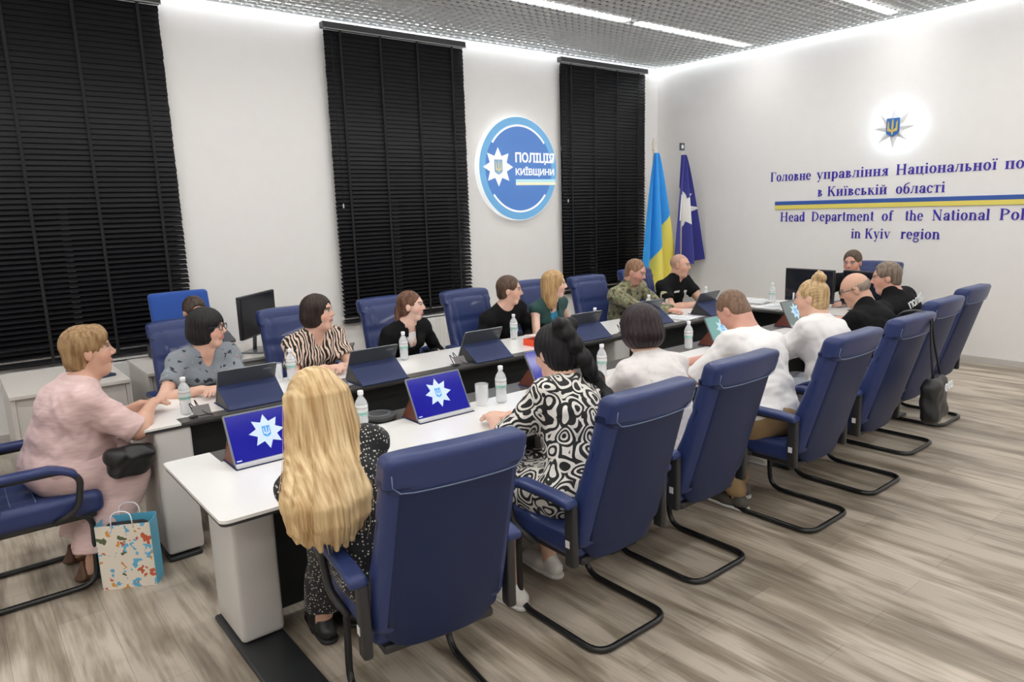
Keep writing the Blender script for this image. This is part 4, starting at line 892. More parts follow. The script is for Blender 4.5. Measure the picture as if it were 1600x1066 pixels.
    # ---------------- top garment
    if top:
        g = .013; T = Field(h*1.1)
        T.ell(P0+sp*.01, (.172*bx_*wide+g, .128*b+g, .10+g), TR, .03).ell(C1+fwd*.04*belly, (.140*bx_*wide+g*1.3, .108*b+g+.05*belly, .15), TR, .06).ell(C2, (.160*bx_*wide+g, .108*b+g, .16), TR, .06)
        T.cone(SH[0], SH[1], .055*b+g*.8, .055*b+g*.8, .05).cone(SH[0]+sp*.01, NB+sp*.02, .037*b+g*.7, .05+g*.5, .05).cone(SH[1]+sp*.01, NB+sp*.02, .037*b+g*.7, .05+g*.5, .05)
        if sex == 'f':
            for sd in (-1, 1): T.ell(C2+fwd*.09*b+right*sd*.07*b, (.066*b+g*.6, .056*b+g*.6, .066*b), TR, .05)
        sl = {'none': 0, 'short': .62, 'elbow': 1.0, 'long': 2.0}[sleeve]
        for S_, E, Wp in arms:
            if sl > 0:
                t = min(sl, 1); T.cone(S_, S_+(E-S_)*t, am+g*1.1, am*.86+g*(1.9 if sl <= 1 else .9), .03)
            if sl > 1: T.cone(E, E+(Wp-E)*.93, am*.86+g*.9, .031+g*.6, .02)
            if sl <= 1 and sl > 0:      # clean sleeve hem
                p = S_+(E-S_)*sl; d = unit(E-S_); Rm = np.linalg.qr(np.stack([d, [0.31, .5, .81], [.9, -.1, .2]], 1))[0]; T.box(p+d*.06, (.12, .17, .17), Rm, .002, .004, -1)
        if neckline == 'v': T.cone(NB+sp*.06+fwd*.02, NB-sp*.07+fwd*.115*b, .050, .016, .008, -1).ell(NB+sp*.075, (.062, .066, .06), TR, .01, -1)
        elif neckline == 'round': T.ell(NB+sp*.055+fwd*.02, (.066, .072, .055), TR, .01, -1)
        elif neckline == 'deep': T.cone(NB+sp*.06+fwd*.03, C2-sp*.06+fwd*.17*b, .052, .030, .008, -1).cone(C2-sp*.06+fwd*.17*b, C1+fwd*.18*b, .030, .045, .008, -1).ell(NB+sp*.075, (.062, .066, .06), TR, .01, -1)
        elif neckline == 'high': T.ell(NB+sp*.085+fwd*.012, (.062, .064, .045), TR, .01, -1)
        else:      # shirt collar standing round the neck, open at the front
            T.cone(NB-sp*.005+fwd*.0, NB+sp*.058+fwd*.008, .072*(.6+.4*b), .066*(.6+.4*b), .02).ell(NB+sp*.075+fwd*.012, (.052, .054, .05), TR, .006, -1).cone(NB+sp*.06+fwd*.07, NB-sp*.05+fwd*.12, .026, .008, .006, -1)
        T.box(P0-np.array([0, 0, .10+.045]), (.9, .9, .09), None, .002, .01, -1)
        sd_ = rnd.uniform(0, 9); V, Q = T.mesh(lambda P: (fold(P, 30, .0062, sd_)+fold(P, 78, .0024, sd_))*np.clip((np.linalg.norm(P-NB, axis=1)-.10)/.10, 0, 1)); tt = link_mesh('top', V, Q, top, root, True)
        if neckline in ('collar', 'deep'):
            k = Field(.006)
            for sd in (-1, 1):
                k.cone(NB+sp*.045-fwd*.035+right*sd*.03, NB+sp*.008+fwd*.07+right*sd*.045, .017, .014, .01, sq=(unit(right*sd+sp*.8), .4)).cone(NB+sp*.008+fwd*.07+right*sd*.045, NB-sp*.035+fwd*.092+right*sd*.045, .016, .009, .006, sq=(unit(fwd+right*sd*.3), .4))
            k.cone(NB+sp*.045-fwd*.035-right*.03, NB+sp*.045-fwd*.035+right*.03, .018, .018, .01, sq=(unit(-fwd+sp*.5), .5)); V, Q = k.mesh(); link_mesh('collar', V, Q, top, root, True)
    # ---------------- trousers or skirt
    if bottom:
        kind, bm = bottom; B = Field(h*1.2); g = .015
        B.ell(P0-sp*.015, (.175*bx_*wide+g*.6, .132*b+g*.5, .115), TR, .03)
        if kind == 'trousers':
            for hp_, kn, ft in zip(hips, knees, feet): B.cone(hp_, kn, .085*b+g, .062*b+g, .03).cone(kn, ft+np.array([0, 0, .03]), .060*b+g, .050+g*.6, .02).box(ft+np.array([0, 0, -.03]), (.2, .24, .06), None, .002, .004, -1)
        else:
            z0 = {'long': .17, 'midi': .32, 'knee': .40}[kind]
            for hp_, kn, ft in zip(hips, knees, feet):
                B.cone(hp_, kn, .088*b+g, .070*b+g, .06); dn = kn+(ft-kn)*min(1, (kn[2]-z0)/max(kn[2]-ft[2], .01)); B.cone(kn, dn, .070*b+g, .075*b+g+.01, .06)
            m1 = (hips[0]+hips[1])/2; m2 = (knees[0]+knees[1])/2; B.cone(m1, m2, .085*b, .075*b, .07).cone(m2, (m2+(feet[0]+feet[1])/2*1)/2, .07*b, .07*b, .07); B.box((m2[0], m2[1], z0-.06), (1, 1, .12), None, .002, .006, -1)
        sd_ = rnd.uniform(0, 9); V, Q = B.mesh(lambda P: fold(P*np.array([1, 1, .4]), 40, .0045, sd_)); link_mesh('trousers' if kind == 'trousers' else 'skirt', V, Q, bm, root, True)
    # ---------------- shoes
    if shoes:
        for hp_, kn, ft in zip(hips, knees, feet):
            fd = unit(np.array([kn[0]-hp_[0], kn[1]-hp_[1], 0])+np.array([0, .25, 0])); sF = Field(.006); a_ = np.array([ft[0], ft[1], 0])
            sF.cone(a_-fd*.045+[0, 0, .045], a_+fd*.06+[0, 0, .045], .036, .040, .02).cone(a_+fd*.05+[0, 0, .042], a_+fd*.165+[0, 0, .034], .040, .032, .03).cone(a_-fd*.03+[0, 0, .05], a_-fd*.01+[0, 0, .085], .036, .034, .02).box(a_+[0, 0, -.02], (.6, .6, .06), None, .001, .004, -1)
            V, Q = sF.mesh(); so_ = link_mesh('shoe', V, Q, shoes[0], root, True)
            sF = Field(.006); sF.cone(a_-fd*.047+[0, 0, .012], a_+fd*.06+[0, 0, .012], .040, .043, .01).cone(a_+fd*.05+[0, 0, .012], a_+fd*.168+[0, 0, .012], .043, .035, .01).box(a_+[0, 0, .05], (.6, .6, .06), None, .001, .003, -1).box(a_+[0, 0, -.03], (.6, .6, .06), None, .001, .003, -1)
            V, Q = sF.mesh(); link_mesh('sole', V, Q, shoes[1], so_, True)
    # ---------------- hair
    if hair and hair.get('kind'):
        K = Field(hair.get('h', h*.9)); kd = hair['kind']; hx = lambda x, y, z, r, k=.02, op=1: K.ell(hp(x, y, z), np.array(r)*hs, HR, k*hs, op)
        hcn = lambda a, b_, ra, rb, k=.02, op=1: K.cone(hp(*a), hp(*b_), ra*hs, rb*hs, k*hs, op)
        amp, fq = .002, 26
        if kd == 'short':
            t = hair.get('t', .007); hx(0, -.014, .030+t*.6, (.077+t, .094+t, .088+t)); hx(0, -.045, -.03, (.066+t*.5, .058+t*.5, .062), .02)
            hx(0, .095, -.045, (.10, .085, .088), .012, -1); hx(0, .108, .036, (.064, .054, .060), .010, -1); hx(0, -.0, -.14, (.14, .14, .075), .01, -1)
            for sd in (-1, 1): hx(sd*.09, .012, -.028, (.038, .046, .046), .008, -1)
            amp = .0015
        elif kd == 'fringe_bald':
            hx(0, -.02, .02, (.081, .092, .075)); hx(0, .01, .085, (.11, .13, .075), .01, -1); hx(0, .09, -.02, (.11, .085, .12), .01, -1); hx(0, -.0, -.135, (.14, .14, .08), .01, -1)
        elif kd == 'bob':
            w = hair.get('w', .022); ln_ = hair.get('len', .09); hx(0, -.012, .030, (.077+w, .092+w, .088+w*.8)); hx(0, -.03, -.03, (.075+w, .075+w, .085), .03); hx(0, -.035, -ln_*.7, (.073+w, .068+w*.8, .06), .03)
            hx(0, .105, -.045-hair.get('bang', 0), (.068, .075, .100), .012, -1); hx(0, .08, -.16, (.10, .085, .09), .012, -1); hx(0, 0, -.12-ln_, (.16, .16, .075), .012, -1); amp = .0022
        elif kd == 'pixie':
            hx(0, -.014, .040, (.090, .104, .094)); hx(0, -.05, -.03, (.078, .062, .075), .02); hcn((-.05, .055, .085), (.055, .06, .075), .035, .030, .03)
            hx(0, .12, -.03, (.085, .075, .085), .012, -1); hx(0, .03, -.15, (.14, .12, .09), .01, -1); amp = .003
            for sd in (-1, 1): hx(sd*.088, .022, -.035, (.03, .034, .045), .01, -1)
        elif kd in ('pony', 'bun'):
            hx(0, -.014, .030, (.083, .100, .094)); hx(0, -.045, -.035, (.070, .060, .066), .02); hx(0, .105, -.045, (.085, .078, .108), .012, -1); hx(0, 0, -.145, (.14, .14, .075), .01, -1)
            for sd in (-1, 1): hx(sd*.09, .012, -.028, (.032, .032, .042), .008, -1)
            if kd == 'bun': hx(0, -.055, .125, (.046, .046, .036), .008); hx(.025, -.05, .15, (.025, .028, .02), .008); hx(-.03, -.06, .14, (.022, .024, .022), .008); hcn((0, -.05, .10), (.01, -.055, .175), .02, .006)
            else: hcn((0, -.10, -.02), (hair.get('px', .02), -.115, -.16), .030, .024, .01); hcn((hair.get('px', .02), -.115, -.16), (hair.get('px', .02)*1.6, -.095, -.27), .024, .012, .01)
        elif kd == 'shoulder':
            hx(0, -.012, .030, (.095, .108, .102)); hx(0, -.045, -.07, (.10, .075, .12), .04); hx(0, -.04, -.15, (.095, .06, .08), .03); hx(0, .095, -.06, (.066, .075, .13), .012, -1); hx(0, .11, -.2, (.12, .10, .14), .012, -1)
        elif kd == 'braid':
            hx(0, -.012, .032, (.092, .106, .100)); hx(0, -.05, -.03, (.080, .065, .08), .03); hx(0, -.085, .09, (.060, .052, .055), .01); hx(.035, -.10, .11, (.034, .034, .034), .006); hx(-.03, -.10, .12, (.036, .034, .034), .006); hx(0, -.12, .07, (.04, .03, .04), .006)
            hx(0, .115, -.04, (.066, .075, .105), .012, -1); hx(0, .03, -.16, (.14, .13, .085), .01, -1); amp = .003; fq = 20
            pts = [hp(.03, -.115, .05), hp(.065, -.125, -.08)]+[L(p) for p in hair['path']]; r = .050
            for i, (a_, b2) in enumerate(zip(pts, pts[1:])):
                n_ = max(2, int(np.linalg.norm(b2-a_)/.05))
                for j in range(n_): 
                    p = a_+(b2-a_)*(j+.5)/n_; off = right*.010*(1 if (i*3+j) % 2 else -1); K.ell(p+off, (r, .032, .045), TR, .012)
                r = max(.034, r-.003)
        sdv = rnd.uniform(0, 6)
        def hd_(P):
            q = (P-Hc)@HR; ang = np.arctan2(q[:, 0], -q[:, 1]-.02)
            if kd == 'short': return .0016*np.sin(P@np.array([210, 170, 190]))*np.sin(P@np.array([-160, 230, 120]))
            if kd in ('bun', 'pony'): r_ = np.arctan2(q[:, 0], q[:, 2]-.03); return amp*np.sin(r_*24+4*np.sin(q[:, 1]*30)+sdv)
            return amp*np.sin(ang*fq+5*np.sin(q[:, 2]*16+sdv)*.4+2*np.sin(ang*3+sdv))
        V, Q = K.mesh(hd_); link_mesh('hair', V, Q, hair['mat'], root, True)
    ctx = dict(root=root, hp=hp, L=L, NB=NB, sp=sp, right=right, fwd=fwd, C2=C2, C1=C1, P0=P0, SH=SH, arms=arms, TR=TR, HR=HR, Hc=Hc, knees=knees, feet=feet, hs=hs, body=body, bx=bx_, b=b, wide=wide)
    if extras: extras(ctx)
    return ctx
# ---------------------------------------------------------------- the seventeen people
def hair(kind, dark, light, name, **k): return dict(kind=kind, dark=dark, mat=hair_mat(name, dark, light, **({'rough': k.pop('rough')} if 'rough' in k else {})), **k)
black_c = mat('black_cloth', (.006, .006, .007), .9, bump=.1, spec=.2); white_c = mat('white_cloth', (.80, .78, .77), .8, bump=.1); navy_tr = mat('dark_trousers', (.02, .022, .03), .85)
tan_c = mat('tan_cloth', (.33, .22, .11), .85, bump=.2); olive_c = cloth_mat('camouflage', 'camo'); shoe_w = (mat('white_shoe', (.78, .76, .73), .5), mat('white_sole', (.8, .79, .77), .5)); shoe_b = (mat('black_shoe', (.02, .02, .02), .4), mat('dark_sole', (.02, .02, .02), .6)); shoe_g = (mat('grey_shoe', (.10, .09, .08), .7), shoe_w[1])
def glasses(c, m=None):
    m = m or blackp; hp = c['hp']; g = MB()
    for sd in (-1, 1):
        g.tube([hp(sd*.032+.024*math.cos(a), .108-.006*abs(math.cos(a))*1, .006+.019*math.sin(a)) for a in [2*PI*k/14 for k in range(14)]], .0024, 6, closed=True)
        g.tube([hp(sd*.056, .103, .010), hp(sd*.080, .06, .012), hp(sd*.086, .0, .010), hp(sd*.084, -.02, -.008)], .0024, 6)
    g.tube([hp(-.009, .108, .010), hp(.009, .108, .010)], .0024, 6); g.build('eyeglasses', m, c['root'])
def patch(c, p, n, w, h, m, name, t=.004):
    n = unit(n); r = unit(np.cross([0, 0, 1], n)); u = np.cross(n, r); v = [Vector(np.array(p)+r*x+u*y) for x, y in rrect(-w/2, -h/2, w/2, h/2, min(w, h)*.3, 3)]
    MB().prism([(x, y) for x, y in rrect(-w/2, -h/2, w/2, h/2, min(w, h)*.3, 3)], t, p, tuple(r), tuple(u)).build(name, m, c['root'])
# 1 woman in pink
def x_pink(c):
    hp = c['hp']; L = c['L']; m = MB(); m.tube([hp(-.05, -.045, -.125), hp(.0, -.070, -.115), hp(.05, -.045, -.125)], .006, 8); m.build('neck_cord', mat('cord_purple', (.05, .02, .06), .7), c['root'])
    sm = mat('sandal_brown', (.10, .045, .022), .6)
    for kn, ft in zip(c['knees'], c['feet']):
        fd = unit(np.array([kn[0]*0+.0, 1, 0])); F = Field(.006); a = np.array([ft[0], ft[1], 0]); F.cone(a-fd*.05+[0, 0, .022], a+fd*.17+[0, 0, .018], .040, .044, .01, sq=((0, 0, 1), .5))
        for q in (-.045, .03, .09): F.cone(a+fd*q+[-.04, 0, .03], a+fd*q+[0, 0, .098-.25*max(q, 0)], .012, .012, .004).cone(a+fd*q+[.04, 0, .03], a+fd*q+[0, 0, .098-.25*max(q, 0)], .012, .012, .004)
        F.cone(a-fd*.06+[0, 0, .04], a-fd*.045+[0, 0, .085], .018, .012, .01); V, Q = F.mesh(); link_mesh('sandal', V, Q, sm, c['root'], True)
linen = cloth_mat('pink_linen', 'linen')
person('stout woman with short light brown hair in a pink linen dress at the desk end', (.34, 4.13), -PI/2, (.53, 4.12, 1.15), hyaw=-.05, hpitch=.06, hands=[(.76, 4.24, .80), (.79, 4.12, .815)],
       bulk=1.36, belly=.9, wide=1.05, sex='f', skin='mid', h=.0065, top=linen, sleeve='elbow', neckline='high', bottom=('long', linen), knees=[(.60, 4.28, .50), (.60, 4.0, .50)], feet=[(.38, 4.24, .085), (.40, 3.98, .085)],
       hair=hair('pixie', (.16, .085, .035), (.42, .27, .13), 'hair_light_brown'), extras=x_pink, elbows=[(-.3, .1, -1), (1.3, -.1, -.9)], hs=1.05)
# 2 woman in grey
person('woman with a short black bob and glasses in a grey patterned blouse', (1.24, 4.86), PI, (1.25, 4.60, 1.125), hyaw=.87, hpitch=.0, hands=[(1.22, 4.34, .79), (1.12, 4.36, .795)], bulk=1.08, skin='fair', h=.007,
       top=cloth_mat('grey_blouse', 'flecks'), sleeve='short', neckline='v', bottom=('trousers', navy_tr), hair=hair('bob', (.006, .005, .006), (.014, .011, .012), 'hair_black', len=.055, bang=.02, rough=.5), extras=glasses, shoes=shoe_b, elbows=[(-1, -.3, -1.2), (1.6, -.2, -1.0)])
# 3 zebra blouse
person('woman with dark brown bobbed hair in a black and cream zebra print blouse', (2.02, 4.86), PI, (2.0, 4.63, 1.135), hyaw=.8, hpitch=.05, hands=[(2.02, 4.36, .79), (1.90, 4.37, .795)], bulk=1.12, skin='fair', h=.007,
       top=cloth_mat('zebra_print', 'zebra'), sleeve='short', neckline='v', bottom=('trousers', navy_tr), hair=hair('bob', (.012, .007, .006), (.045, .026, .02), 'hair_darkbrown', len=.06, bang=-.012, w=.018), shoes=shoe_b, elbows=[(-1, -.3, -1.2), (1, -.3, -1.2)])
# 4 girl in black jacket
def x_girl(c):
    k = Field(.006); k.ell(c['C2'], (.158*c['bx'], .108*c['b']+.010, .16), c['TR'], .02).ell(c['C1'], (.136*c['bx'], .108*c['b']+.008, .14), c['TR'], .05).ell(c['NB']+c['sp']*.04+c['fwd']*.03, (.07, .075, .055), c['TR'], .01, -1); V, Q = k.mesh(); link_mesh('undershirt', V, Q, white_c, c['root'], True)
person('girl with brown hair tied back in a black collared jacket over a white shirt', (2.76, 4.84), PI, (2.74, 4.62, 1.10), hyaw=.85, hpitch=.02, hands=[(2.86, 4.56, .70), (2.66, 4.56, .70)], bulk=.92, skin='pale', h=.007, hs=.96,
       top=black_c, sleeve='long', neckline='deep', bottom=('trousers', navy_tr), hair=hair('pony', (.06, .025, .014), (.19, .095, .055), 'hair_chestnut'), shoes=shoe_b, extras=x_girl)
# 5 young man in black
person('young man with short brown hair in a plain black shirt, looking to the right', (3.78, 4.86), PI, (3.73, 4.65, 1.12), hyaw=.85, hpitch=-.05, hands=[(3.86, 4.58, .70), (3.62, 4.58, .70)], sex='m', bulk=.98, skin='fair', h=.0075,
       top=black_c, sleeve='long', neckline='round', bottom=('trousers', navy_tr), hair=hair('short', (.05, .028, .018), (.13, .08, .05), 'hair_brown', t=.009), shoes=shoe_b)
# 6 woman in teal
teal = mat('teal_cloth', (.012, .055, .05), .8, sheen=.1)
def x_teal(c):
    k = Field(.007); k.ell(c['C2'], (.158*c['bx'], .108*c['b']+.010, .16), c['TR'], .02).ell(c['C1'], (.136*c['bx'], .108*c['b']+.008, .14), c['TR'], .05).ell(c['NB']+c['fwd']*.04, (.075, .095, .075), c['TR'], .01, -1)
    for sd in (-1, 1): k.ell(c['C2']+c['fwd']*.088*c['b']+c['right']*sd*.07*c['b'], (.066, .060, .064), c['TR'], .03)
    V, Q = k.mesh(); link_mesh('blouse_panel', V, Q, mat('bright_teal', (.02, .22, .38), .7), c['root'], True)
person('woman with shoulder-length blonde hair in a sleeveless dark teal top', (4.24, 4.86), PI, (4.22, 4.62, 1.13), hyaw=.85, hpitch=0, hands=[(4.32, 4.55, .70), (4.10, 4.40, .79)], bulk=.95, skin='pale', h=.0075,
       top=teal, sleeve='none', neckline='deep', bottom=('trousers', navy_tr), hair=hair('shoulder', (.30, .17, .07), (.58, .38, .18), 'hair_golden'), shoes=shoe_b, extras=x_teal)
# 7 camouflage
person('man with short ginger-brown hair and beard in a camouflage jacket, hands on the desk', (5.33, 4.84), PI, (5.28, 4.60, 1.16), hyaw=.30, hpitch=-.32, hands=[(5.50, 4.32, .79), (5.40, 4.30, .795)], sex='m', bulk=1.12, skin='red', h=.0075,
       top=olive_c, sleeve='long', neckline='collar', bottom=('trousers', olive_c), hair=hair('short', (.17, .085, .045), (.33, .19, .11), 'hair_ginger', t=.006, beard=.45), shoes=shoe_b, elbows=[(-1, -.2, -1), (1, -.2, -1)])
# 8 officer by the flags
yel = mat('patch_yellow', (.60, .58, .35), .6); wht = mat('patch_white', (.75, .76, .76), .5)
def x_off(c):
    for i in (0, 1):
        S_, E, Wp = c['arms'][i]; sd = (-1, 1)[i]; d = unit(E-S_); out = unit(np.array([sd, .35, 0.1])); patch(c, S_+d*.10+out*.068, out, .07, .08, yel, 'sleeve_patch'); patch(c, S_+d*.19+out*.064, out, .022, .06, wht, 'sleeve_emblem')
    f, r, s_ = c['fwd'], c['right'], c['sp']; patch(c, c['C2']+f*.125-r*.075+s_*.02, f, .05, .06, silver, 'chest_badge'); patch(c, c['C2']+f*.125+r*.075+s_*.06, f, .09, .022, wht, 'name_strip')
person('balding officer in a black short-sleeved uniform, seated in front of the flags', (6.08, 4.86), PI, (6.05, 4.66, 1.165), hyaw=.42, hpitch=-.05, hands=[(6.12, 4.33, .80), (5.94, 4.36, .79)], sex='m', bulk=1.15, skin='mid', h=.0075,
       top=black_c, sleeve='short', neckline='collar', bottom=('trousers', navy_tr), hair=hair(None, (.12, .08, .06), (.2, .14, .1), 'x', shadow=.35), shoes=shoe_b, extras=x_off, elbows=[(-1, -.2, -1), (1, -.2, -1)])
# 9 officer at the head desk
person('man with short dark hair in black at the far head desk', (7.50, 3.46), PI/2, (7.30, 3.44, 1.15), hyaw=.12, hpitch=-.10, hands=[(6.90, 3.30, .79), (6.90, 3.60, .79)], sex='m', bulk=1.08, skin='red', h=.0075,
       top=black_c, sleeve='short', neckline='collar', bottom=('trousers', navy_tr), hair=hair('short', (.045, .03, .02), (.13, .09, .06), 'hair_short_dark', t=.010), shoes=shoe_b)
# 10 long blonde hair
dots = cloth_mat('dotted_cloth', 'dots')
def x_blonde(c):
    hp, L = c['hp'], c['L']; B = Field(.0065); r_ = random.Random(3)
    hx = lambda x, y, z, r, k=.02, op=1: B.ell(hp(x, y, z), np.array(r), c['HR'], k, op)
    hx(0, -.012, .034, (.094, .108, .102)); hx(0, -.04, -.06, (.105, .085, .12), .04)
    n = 46
    for i in range(n):
        a = -1.75+3.5*(i+.5)/n; lay = i % 2
        ca, sa = math.sin(a), math.cos(a)
        top = hp(.05*ca, -.03-.03*sa, .112-.02*abs(ca)); q1 = hp(.092*ca, -.02-.088*sa, .04); q2 = hp(.108*ca, -.03-.090*sa, -.08)
        yb = L((.85, 2.03, .9)); w = .135
        zb = .735+.02*math.cos(a*1.3)+r_.uniform(-.018, .018)-.02*lay+.10*(abs(a)/1.75)**2
        base = L((.90, 2.12-.055*sa*.9, 0)); path = [top, q1, q2]
        for t, sp_ in ((.22, .84), (.45, .95), (.68, 1.02), (.86, .98), (1.0, .86)):
            wob = .004*math.sin(t*8+i*1.9); u_ = min(1, t/.8); u_ = u_*u_*(3-2*u_); x = q2[0]*(1-u_)+(base[0]+w*ca*sp_+wob)*u_; y = q2[1]*(1-u_)+(base[1]-.03*sa+.01*lay)*u_+.004*math.sin(t*9+i); z = q2[2]+(zb-q2[2])*t; path.append(np.array([x, y, z]))
        rr = [.018, .021, .022, .024, .025, .024, .019, .010]
        for j in range(len(path)-1): B.cone(path[j], path[j+1], rr[j], rr[j+1], .006)
    def dz(P): return .0014*np.sin(P[:, 0]*300+2*np.sin(P[:, 2]*9)+P[:, 1]*90)
    V, Q = B.mesh(dz); link_mesh('hair', V, Q, hair_mat('hair_blonde', (.42, .25, .10), (.82, .63, .36), .42, .015, 70, .12, .2), c['root'], True)
    m = MB()
    for i in range(60):
        a = r_.uniform(-1.7, 1.7); ca, sa = math.sin(a), math.cos(a); o = r_.uniform(0, .010); pts = [hp(.05*ca, -.03-.03*sa, .124), hp((.106+o)*ca, -.02-(.104+o)*sa, .04), hp((.126+o)*ca, -.03-(.110+o)*sa, -.08)]
        base = L((.90, 2.12-.055*sa*.9, 0)); zb = .735+r_.uniform(-.02, .05)+.10*(abs(a)/1.75)**2
        q2 = pts[2]
        for t, s_ in ((.22, .84), (.45, .95), (.68, 1.02), (.86, 1.0), (1.0, .9)):
            u_ = min(1, t/.8); u_ = u_*u_*(3-2*u_); pts.append(np.array([q2[0]*(1-u_)+(base[0]+(.152+o)*ca*s_)*u_+.004*math.sin(t*9+i), q2[1]*(1-u_)+(base[1]-(.05+o)*sa)*u_, q2[2]+(zb-q2[2])*t]))
        m.tube(pts, [.0009]*3+[.001]*4+[.0005], 4)
    m.build('loose_strands', hair_mat('hair_blonde', (.42, .25, .10), (.80, .60, .33)), c['root'])
person('woman seen from behind with very long straight blonde hair and a black dotted dress', (1.10, 2.10), .0, (.96, 2.31, 1.145), hyaw=.0, hpitch=-.12, hands=[(1.02, 2.62, .79), (1.16, 2.66, .79)], bulk=.88, skin='fair', h=.006,
       top=dots, sleeve='short', neckline='round', bottom=('long', dots), hair=dict(kind=None, dark=(.3, .2, .1)), extras=x_blonde, shoes=shoe_b, knees=[(1.06, 2.52, .53), (1.21, 2.52, .53)], feet=[(1.08, 2.70, .085), (1.22, 2.74, .085)], elbows=[(.1, -.3, -1), None])
# 11 black braid
swirl = cloth_mat('swirl_print', 'swirl')
person('woman with a long black braid in a black and white swirl print dress', (2.06, 2.13), .06, (2.16, 2.37, 1.145), hyaw=-.10, hpitch=-.22, hands=[(1.98, 2.62, .795), (2.10, 2.64, .79)], bulk=1.12, skin='fair', h=.006,
       top=swirl, sleeve='elbow', neckline='round', bottom=('midi', swirl), hair=hair('braid', (.004, .004, .005), (.009, .008, .009), 'hair_jet', path=[(2.34, 2.27, .98), (2.31, 2.12, .84), (2.25, 2.06, .72)], rough=.5), shoes=shoe_w, knees=[(1.92, 2.50, .53), (2.16, 2.52, .53)], feet=[(1.85, 2.34, .085), (2.16, 2.44, .085)], elbows=[(-1, -.2, -.9), None])
# 12 pale floral blouse
person('woman with a dark bob in a pale floral blouse, seen from behind', (2.77, 2.13), -.15, (2.82, 2.42, 1.155), hyaw=-.30, hpitch=-.22, hands=[(2.80, 2.74, .79), (2.98, 2.76, .79)], bulk=1.05, skin='fair', h=.0065,
       top=cloth_mat('floral_print', 'floral'), sleeve='short', neckline='high', bottom=('trousers', navy_tr), hair=hair('bob', (.010, .005, .006), (.035, .02, .022), 'hair_plum', len=.05, w=.030), shoes=shoe_b, elbows=[(-1, -.2, -.8), (1, -.2, -.8)])
# 13 white shirt
person('broad man with cropped hair in a white shirt, bent over the desk', (3.62, 2.13), -.08, (3.70, 2.45, 1.155), hyaw=.10, hpitch=-.68, hands=[(3.50, 2.72, .79), (3.60, 2.76, .795)], sex='m', bulk=1.25, belly=.5, wide=1.08, skin='red', h=.0065,
       top=white_c, sleeve='elbow', neckline='collar', bottom=('trousers', tan_c), hair=hair('short', (.12, .07, .045), (.24, .15, .10), 'hair_cropped', t=.004), shoes=shoe_g, feet=[(3.50, 2.26, .085), (3.68, 2.36, .085)], knees=[(3.50, 2.56, .52), (3.74, 2.56, .52)])
# 14 bun
person('woman with a high blonde bun in a loose white blouse', (4.36, 2.13), -.02, (4.43, 2.34, 1.165), hyaw=.22, hpitch=-.12, hands=[(4.36, 2.68, .79), (4.50, 2.70, .79)], bulk=1.24, wide=1.06, skin='fair', h=.0065,
       top=white_c, sleeve='elbow', neckline='high', bottom=('trousers', mat('pale_trousers', (.45, .48, .55), .8)), hair=hair('bun', (.33, .20, .09), (.66, .48, .26), 'hair_ash_blonde'), shoes=shoe_w)
# 15 bald
person('bald man with glasses in a black uniform shirt, head bent, on the camera side', (5.24, 2.22), 0, (5.20, 2.42, 1.145), hyaw=.45, hpitch=-.38, hands=[(5.12, 2.76, .79), (5.28, 2.76, .79)], sex='m', bulk=1.32, wide=1.06, belly=.3, skin='mid', h=.0065,
       top=black_c, sleeve='short', neckline='collar', bottom=('trousers', navy_tr), hair=hair('fringe_bald', (.20, .15, .11), (.36, .29, .23), 'hair_fringe'), shoes=shoe_b, extras=glasses)
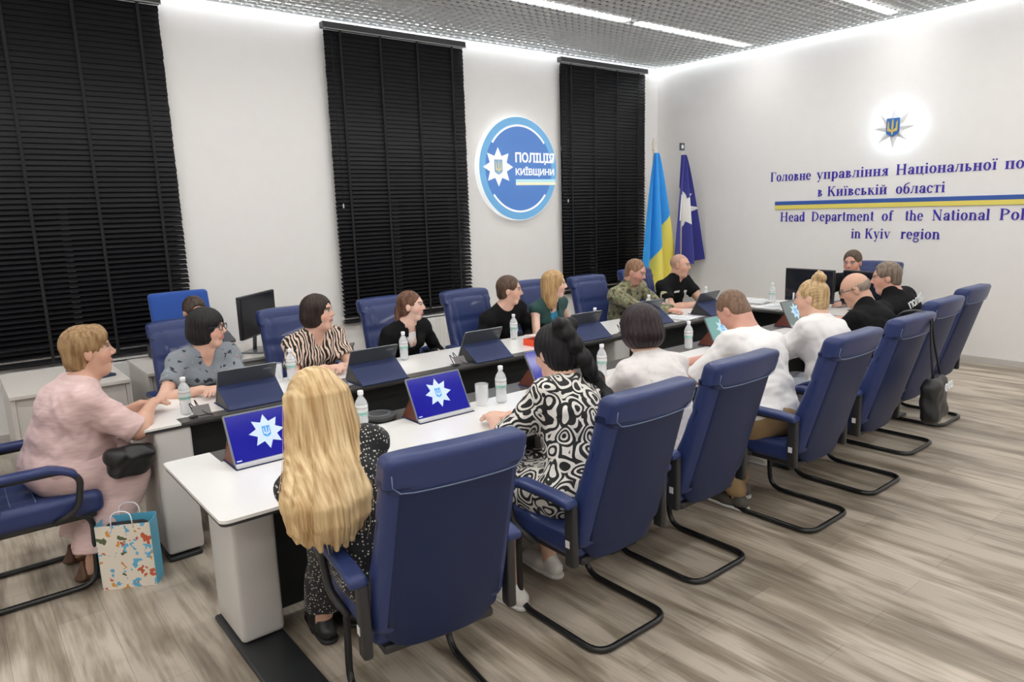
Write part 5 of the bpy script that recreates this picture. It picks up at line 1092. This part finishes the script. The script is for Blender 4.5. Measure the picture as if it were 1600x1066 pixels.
# 16 officer with lettering on the back
def x_pol(c):
    t = text_mesh('back_lettering', 'ПОЛІЦІЯ', wht, c['root'], .27, .062, (0, 0, 0), (0, 0, 0), .03, .002)
    f, r, s_ = Vector(c['fwd']), Vector(c['right']), Vector(c['sp']); M = Matrix((r, s_, -f)).transposed().to_4x4(); p = Vector(c['C2'])-f*.150-r*.135+s_*.045; 
    me = t.data
    for v in me.vertices:
        x = v.co.x-.135; v.co.z -= .9*x*x
    M.translation = p; t.matrix_local = M
    for i in (0, 1):
        S_, E, Wp = c['arms'][i]; sd = (-1, 1)[i]; d = unit(E-S_); out = unit(np.array([sd, -.2, 0.1])); patch(c, S_+d*.09+out*.070, out, .075, .085, wht, 'sleeve_patch')
person('officer with short greying hair in a black shirt with white lettering across the back', (6.02, 2.30), .05, (5.90, 2.50, 1.165), hyaw=.42, hpitch=-.12, hands=[(5.80, 2.82, .79), (5.98, 2.84, .79)], sex='m', bulk=1.24, skin='red', h=.0065,
       top=black_c, sleeve='short', neckline='collar', bottom=('trousers', navy_tr), hair=hair('short', (.10, .07, .05), (.27, .21, .16), 'hair_greying', t=.010), shoes=shoe_b, extras=x_pol)
# 17 man behind
person('dark-haired man at the side desk, mostly hidden behind the woman in grey', (1.60, 6.20), PI, (1.545, 5.98, 1.06), hyaw=.1, hpitch=-.25, hands=[(1.7, 5.75, .79), (1.45, 5.75, .79)], sex='m', skin='mid', h=.009,
       top=mat('grey_shirt', (.12, .13, .15), .8), sleeve='short', neckline='collar', bottom=('trousers', navy_tr), hair=hair('short', (.03, .02, .015), (.09, .06, .045), 'hair_man', t=.010), shoes=shoe_b)
# ---------------------------------------------------------------- handbags
F = Field(.006); F.box((0, 0, .09), (.24, .11, .17), None, .05, .02).cone((-.10, 0, .14), (.10, 0, .14), .045, .05, .04)
V, Q = F.mesh(lambda P: fold(P, 45, .006, 1.3)); hb = link_mesh('handbag', V, Q, mat('bag_black', (.012, .012, .013), .4, bump=.2)); hb.location = (.595, 3.86, .53); hb.scale = (.85, .9, .85); hb.rotation_euler = (.12, .1, .25)
tag(hb, 'soft black handbag in the lap of the woman in pink', 'bag')
hb2 = empty('shoulder_bag', (4.55, 1.60, .60), .1, 'black shoulder bag with silver clips hanging by its strap from a chair', 'bag')
F = Field(.006); F.box((-.02, 0, -.01), (.24, .10, .24), RX(-.1), .035, .03).cone((-.06, 0, .10), (.06, 0, .10), .03, .03, .05); V, Q = F.mesh(lambda P: fold(P, 35, .006, 2.)); link_mesh('body', V, Q, _m['bag_black'], hb2, True)
m = MB(); m.tube(fillet([(-.07, .0, .12), (-.02, .04, .35), (.0, .055, .50), (.0, .14, .525), (.0, .24, .50), (.0, .25, .40)], .06), .007, 8); m.tube(fillet([(.08, .0, .12), (.04, .04, .35), (.025, .055, .50), (.025, .14, .528), (.025, .24, .50), (.025, .25, .40)], .06), .007, 8); m.build('strap', _m['bag_black'], hb2)
m = MB()
for y in (-.02, .04, .09): m.tube([(y+.018*math.cos(a), -.06, .08+.022*math.sin(a)) for a in [2*PI*k/10 for k in range(10)]], .004, 6, closed=True)
m.build('clip', silver, hb2)
